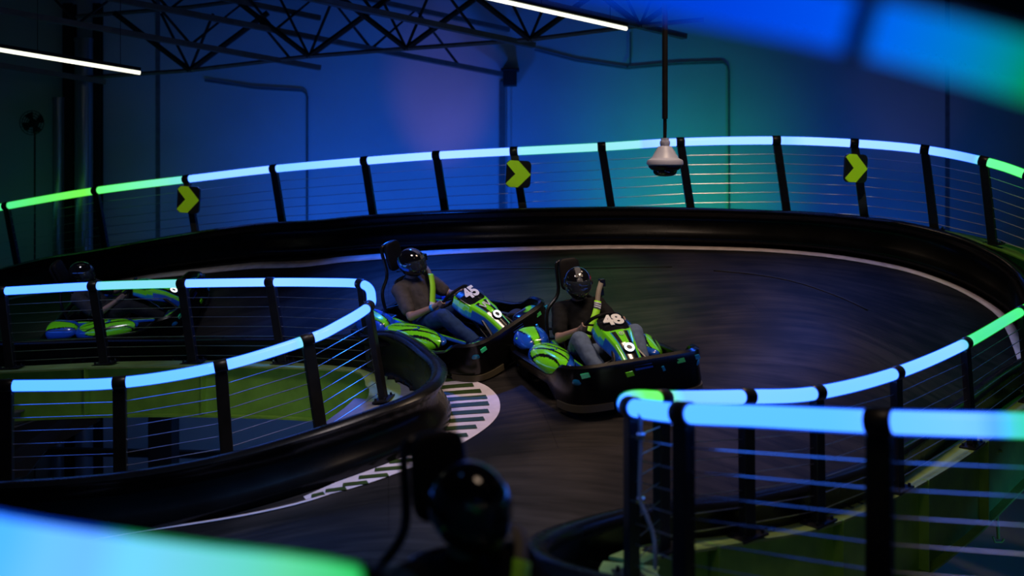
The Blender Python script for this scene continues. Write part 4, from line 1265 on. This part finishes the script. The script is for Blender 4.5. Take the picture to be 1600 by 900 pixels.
    for i, s in enumerate((-1, 1)):
        b = MB(); a0 = an[i] + Vector((-.02, 0, -.015))
        tdir = Vector((.80, .06 * s, .48)).normalized()
        capsule(b, a0, .048, a0 + tdir * .10, .048); capsule(b, a0 + tdir * .10, .046, a0 + tdir * .20, .036); capsule(b, a0, .048, a0 + Vector((-.015, 0, .05)), .046)
        o = b.build('shoe', shoes, d); remesh(o, .009, 3)
        b = MB(); nrm = Vector((.5, 0, -.85)).normalized()
        def sole(u, v):
            a = 2 * math.pi * u; r = v
            c = a0 + tdir * .085 + nrm * (.042)
            return c + tdir * (.145 * math.cos(a)) * r + Vector((0, .048 * math.sin(a) * r, 0))
        b.grid(sole, 24, 4, wrapu=True); q = b.build('sole', M_white, o); so = q.modifiers.new('s', 'SOLIDIFY'); so.thickness = .014
    # --- belt: lime sleeve, grey reflective patch, beige webbing
    if strap:
        s = belt_side
        top = Vector((-.44, .22 * s, .85)); 
        def onb(t):   # from shoulder anchor to opposite hip, lying over the chest
            a = [Vector((-.43, anchor[0] * s, anchor[1])), Vector((-.335 + lx * .6, .165 * s + ly * .6, .715)), Vector((-.235 + lx * .5, .10 * s + ly * .5, .60)), Vector((-.185 + lx * .4, .02 * s + ly * .4, .48)), Vector((-.15, -.07 * s, .36)), Vector((-.20, -.19 * s, .20))]
            P_ = catmull(a, 8); i = min(len(P_) - 1, int(t * (len(P_) - 1))); return Vector(P_[i])
        def strapmesh(t0, t1, wd, lift_, name, m):
            n_ = 16; vs = []
            for k in range(n_ + 1):
                t = t0 + (t1 - t0) * k / n_; p = onb(t); tn = (onb(min(1, t + .04)) - onb(max(0, t - .04))).normalized()
                nn = Vector((.85, 0, .5)); sd = tn.cross(nn).normalized(); nn = sd.cross(tn).normalized()
                if nn.x < 0: nn = -nn
                for a in (-.5, 0, .5): vs.append(p + sd * wd * a + nn * (lift_ + (.004 if a == 0 else 0)))
            b_ = MB(); b_.add(vs, [(k * 3 + j, k * 3 + j + 1, k * 3 + j + 4, k * 3 + j + 3) for k in range(n_) for j in range(2)])
            o_ = b_.build(name, m, d, angle=80); q_ = o_.modifiers.new('s', 'SOLIDIFY'); q_.thickness = .004; q_.offset = 1
        strapmesh(0, 1, .045, .0, 'seat_belt', M_webbing)
        strapmesh(.30, .80, .062, .006, 'reflective_sleeve', M_sleeve)
        pos = (.34, .41) if glove else (.68, .74)
        strapmesh(pos[0], pos[1], .064, .0115, 'grey_reflective_band', M_reflect)
    if wrist:
        i = 0; p = el[i].lerp(wr[i], .86); q = el[i].lerp(wr[i], .97)
        b = MB(); b.tube([p, q], [.0325, .0305], 20, cap=False); o = b.build('wristband', wrist, d); so = o.modifiers.new('s', 'SOLIDIFY'); so.thickness = .004
    # --- helmet
    hc = H(0.005, 0, .012)
    def hs(th, ph, k=1.0):
        x = .150 * math.cos(ph) * math.cos(th); y = .125 * math.cos(ph) * math.sin(th); z = .142 * math.sin(ph)
        if z < 0: z *= 1.05; x *= 1 + .16 * max(0, math.cos(th)) * min(1, -z / .08)
        if z < 0: y *= 1 - .25 * (-z / .15) ** 2
        return hc + R3 @ (Vector((x, y, z)) * k)
    nu, nv = 96, 56
    def ph_(j): return math.radians(-62 + (90 + 62 - 1) * j / (nv - 1))
    b = MB(); vs = []; cc = []
    for i in range(nu):
        th = 2 * math.pi * i / nu - math.pi
        for j in range(nv):
            ph = ph_(j); vs.append(hs(th, ph)); cc.append((*helm(th, ph), 1))
    fs = []
    for i in range(nu):
        th = 2 * math.pi * (i + .5) / nu - math.pi
        for j in range(nv - 1):
            ph = math.degrees(ph_(j + .5))
            w_ = 68 * (1 - (max(0, abs(ph - 1) - 8) / 22) ** 2 if abs(ph - 1) < 26 else 0)
            if -19 < ph < 22 and abs(math.degrees(th)) < w_: continue
            fs.append((i * nv + j, ((i + 1) % nu) * nv + j, ((i + 1) % nu) * nv + j + 1, i * nv + j + 1))
    fs.append(tuple(i * nv + nv - 1 for i in range(nu)))
    b.add(vs, fs, 0, cc)
    ho = b.build('helmet', M_helmet, d, attr='paint', angle=80); so = ho.modifiers.new('s', 'SOLIDIFY'); so.thickness = .014; so.offset = -1
    # visor
    b = MB(); vs = []; nn = 40; mm_ = 16
    def vis(u, v):
        th = math.radians(-76 + 152 * u); ph = math.radians(-21 + 46 * v)
        return hs(th, ph * (1 - .25 * abs(2 * u - 1) ** 3), 1.022)
    b.grid(vis, nn, mm_); vo = b.build('visor', M_visor, ho, angle=80); so = vo.modifiers.new('s', 'SOLIDIFY'); so.thickness = .002
    for s in (-1, 1):
        p = hs(math.radians(77 * s), math.radians(2), 1.02); q = hs(math.radians(77 * s), math.radians(2), 1.06)
        b = MB(); b.tube([p, q], .018, 16); b.build('visor_pivot', M_black, ho)
    # brow vent and chin vent
    for s in (-1, 1):
        b = MB(); c = hs(math.radians(14 * s), math.radians(44), 1.02); b.box(c, (.03, .022, .010), R3 @ Matrix.Rotation(.7, 3, 'Y')); b.build('vent', M_black, ho, bevel=.003)
    b = MB(); c = hs(0, math.radians(-38), 1.02); b.box(c, (.012, .06, .022), R3); b.build('chin_vent', M_black, ho, bevel=.003)
    return d

M_visor = mat('smoked_visor', (.05, .06, .08), .03, coat=1, alpha=.36)
M_webbing = mat('beige_webbing', (.22, .19, .16), .7)
M_sleeve = mat('lime_sleeve', (.38, .95, .03), .5)
M_reflect = mat('grey_reflective', (.55, .58, .66), .35)
M_skin = mat('skin', (.34, .21, .165), .5)
def h45(th, ph):
    t, p = math.degrees(th), math.degrees(ph)
    if p > 25 and abs(math.sin(th) * math.cos(ph)) < .20: return (.12, .12, .13)
    w_ = math.sin(t / 19) * 12 + p
    if 50 < abs(t) < 170 and -8 < w_ < 6: return (.01, .18, .9)
    if 70 < abs(t) < 150 and 10 < w_ < 16: return (.02, .25, .30)
    return (.006, .006, .008)
def h48(th, ph):
    t, p = math.degrees(th), math.degrees(ph)
    if p > 25 and abs(math.sin(th) * math.cos(ph)) < .20: return (.12, .12, .13)
    w_ = math.sin(t / 17) * 14 + p
    if 45 < abs(t) < 150 and 8 < w_ < 16: return (.8, .03, .02)
    if 60 < abs(t) < 160 and -14 < w_ < -4: return (.01, .15, .7)
    return (.006, .006, .008)
def hplain(th, ph): return (.006, .006, .009)

HCL = Vector((-.365, 0, .835))
def _km(ox, oy, heading_deg):
    a = math.radians(heading_deg); hd = Vector((math.cos(a), math.sin(a), 0))
    nrm = floor_normal(ox, oy)
    x = (hd - nrm * hd.dot(nrm)).normalized(); y = nrm.cross(x)
    o = Vector((ox, oy, 0))
    zz = sum(F((o + x * wx + y * wy).x, (o + x * wx + y * wy).y) - (x * wx + y * wy).z for wx, wy in ((-.58, .44), (-.58, -.44), (.5, .44), (.5, -.44))) / 4
    Mx = Matrix((x, y, nrm)).transposed().to_4x4(); Mx.translation = (ox, oy, zz)
    return Mx
def kart_matrix(px, py, heading_deg, y0):
    """put the kart on the track so the driver's helmet is where the photo has it"""
    d = y0; ox = (px - 800) * d / FPX; oy = y0
    def pr(ox, oy):
        h = _km(ox, oy, heading_deg) @ HCL
        return np.array([800 + FPX * h.x / h.y, YH + FPX * (CZ - h.z) / h.y])
    for _ in range(12):
        r = pr(ox, oy) - (px, py); e = .02
        J = np.c_[(pr(ox + e, oy) - pr(ox, oy)) / e, (pr(ox, oy + e) - pr(ox, oy)) / e]
        dx = np.clip(np.linalg.solve(J, r), -.4, .4); ox -= dx[0]; oy -= dx[1]
    h = _km(ox, oy, heading_deg); n = floor_normal(ox, oy)
    print('KART', px, round(ox, 2), round(oy, 2), 'head s', round(FPX / (h @ HCL).y, 1), 'n', [round(v, 2) for v in n], 'r', r)
    return h

D = lambda n, c, r=.85: mat(n, c, r, noise=.15, nscale=20, spec=.12)
K45 = kart_matrix(643, 410, -40, 9.7)
K48 = kart_matrix(905, 441, -73, 9.2)
K3 = kart_matrix(127, 427, -2, 12.2)
KF = kart_matrix(733, 792, -62, 3.0)
make_kart(K45, '45', 'kart number 45 with lime side pod turning in beside the hairpin rail', shear_num=.2)
make_kart(K48, '48', 'kart number 48 facing the camera in the middle of the track')
make_kart(K3, '', 'dark lime-sided kart seen side-on behind the left island rail')
make_kart(KF, '', 'foreground kart at the bottom edge with only its head pad and hoop showing', reel=False)
make_driver(K45, 'person in grey t-shirt and jeans with blue wristband driving kart 45', D('grey_shirt', (.085, .075, .075)), D('blue_jeans', (.022, .05, .15)), D('brown_shoe', (.06, .04, .035)), M_skin, yaw=12, pitch=6, helm=h45, wrist=mat('blue_band', (.02, .30, .85), .4), anchor=(.13, .73))
make_driver(K48, 'person in black t-shirt and faded jeans driving kart 48 toward the camera', D('black_shirt', (.012, .012, .013)), D('faded_jeans', (.11, .15, .24)), D('maroon_shoe', (.05, .02, .022)), M_skin, yaw=-12, pitch=12, helm=h48, lean=(0.02, -.02), glove=True)
make_driver(K3, 'person in dark t-shirt driving the kart behind the left rail, seen from the side', D('dark_grey_shirt', (.04, .04, .05)), D('black_trousers', (.02, .02, .025)), D('black_shoe', (.02, .02, .02)), M_skin, yaw=0, pitch=8, helm=hplain, strap=False)
make_driver(KF, 'blurred person in black helmet and black top at the bottom edge nearest the camera', D('black_top', (.01, .01, .011)), D('black_jeans', (.015, .015, .02)), D('grey_shoe', (.03, .03, .03)), M_skin, yaw=10, pitch=8, helm=hplain, anchor=(.17, .74))
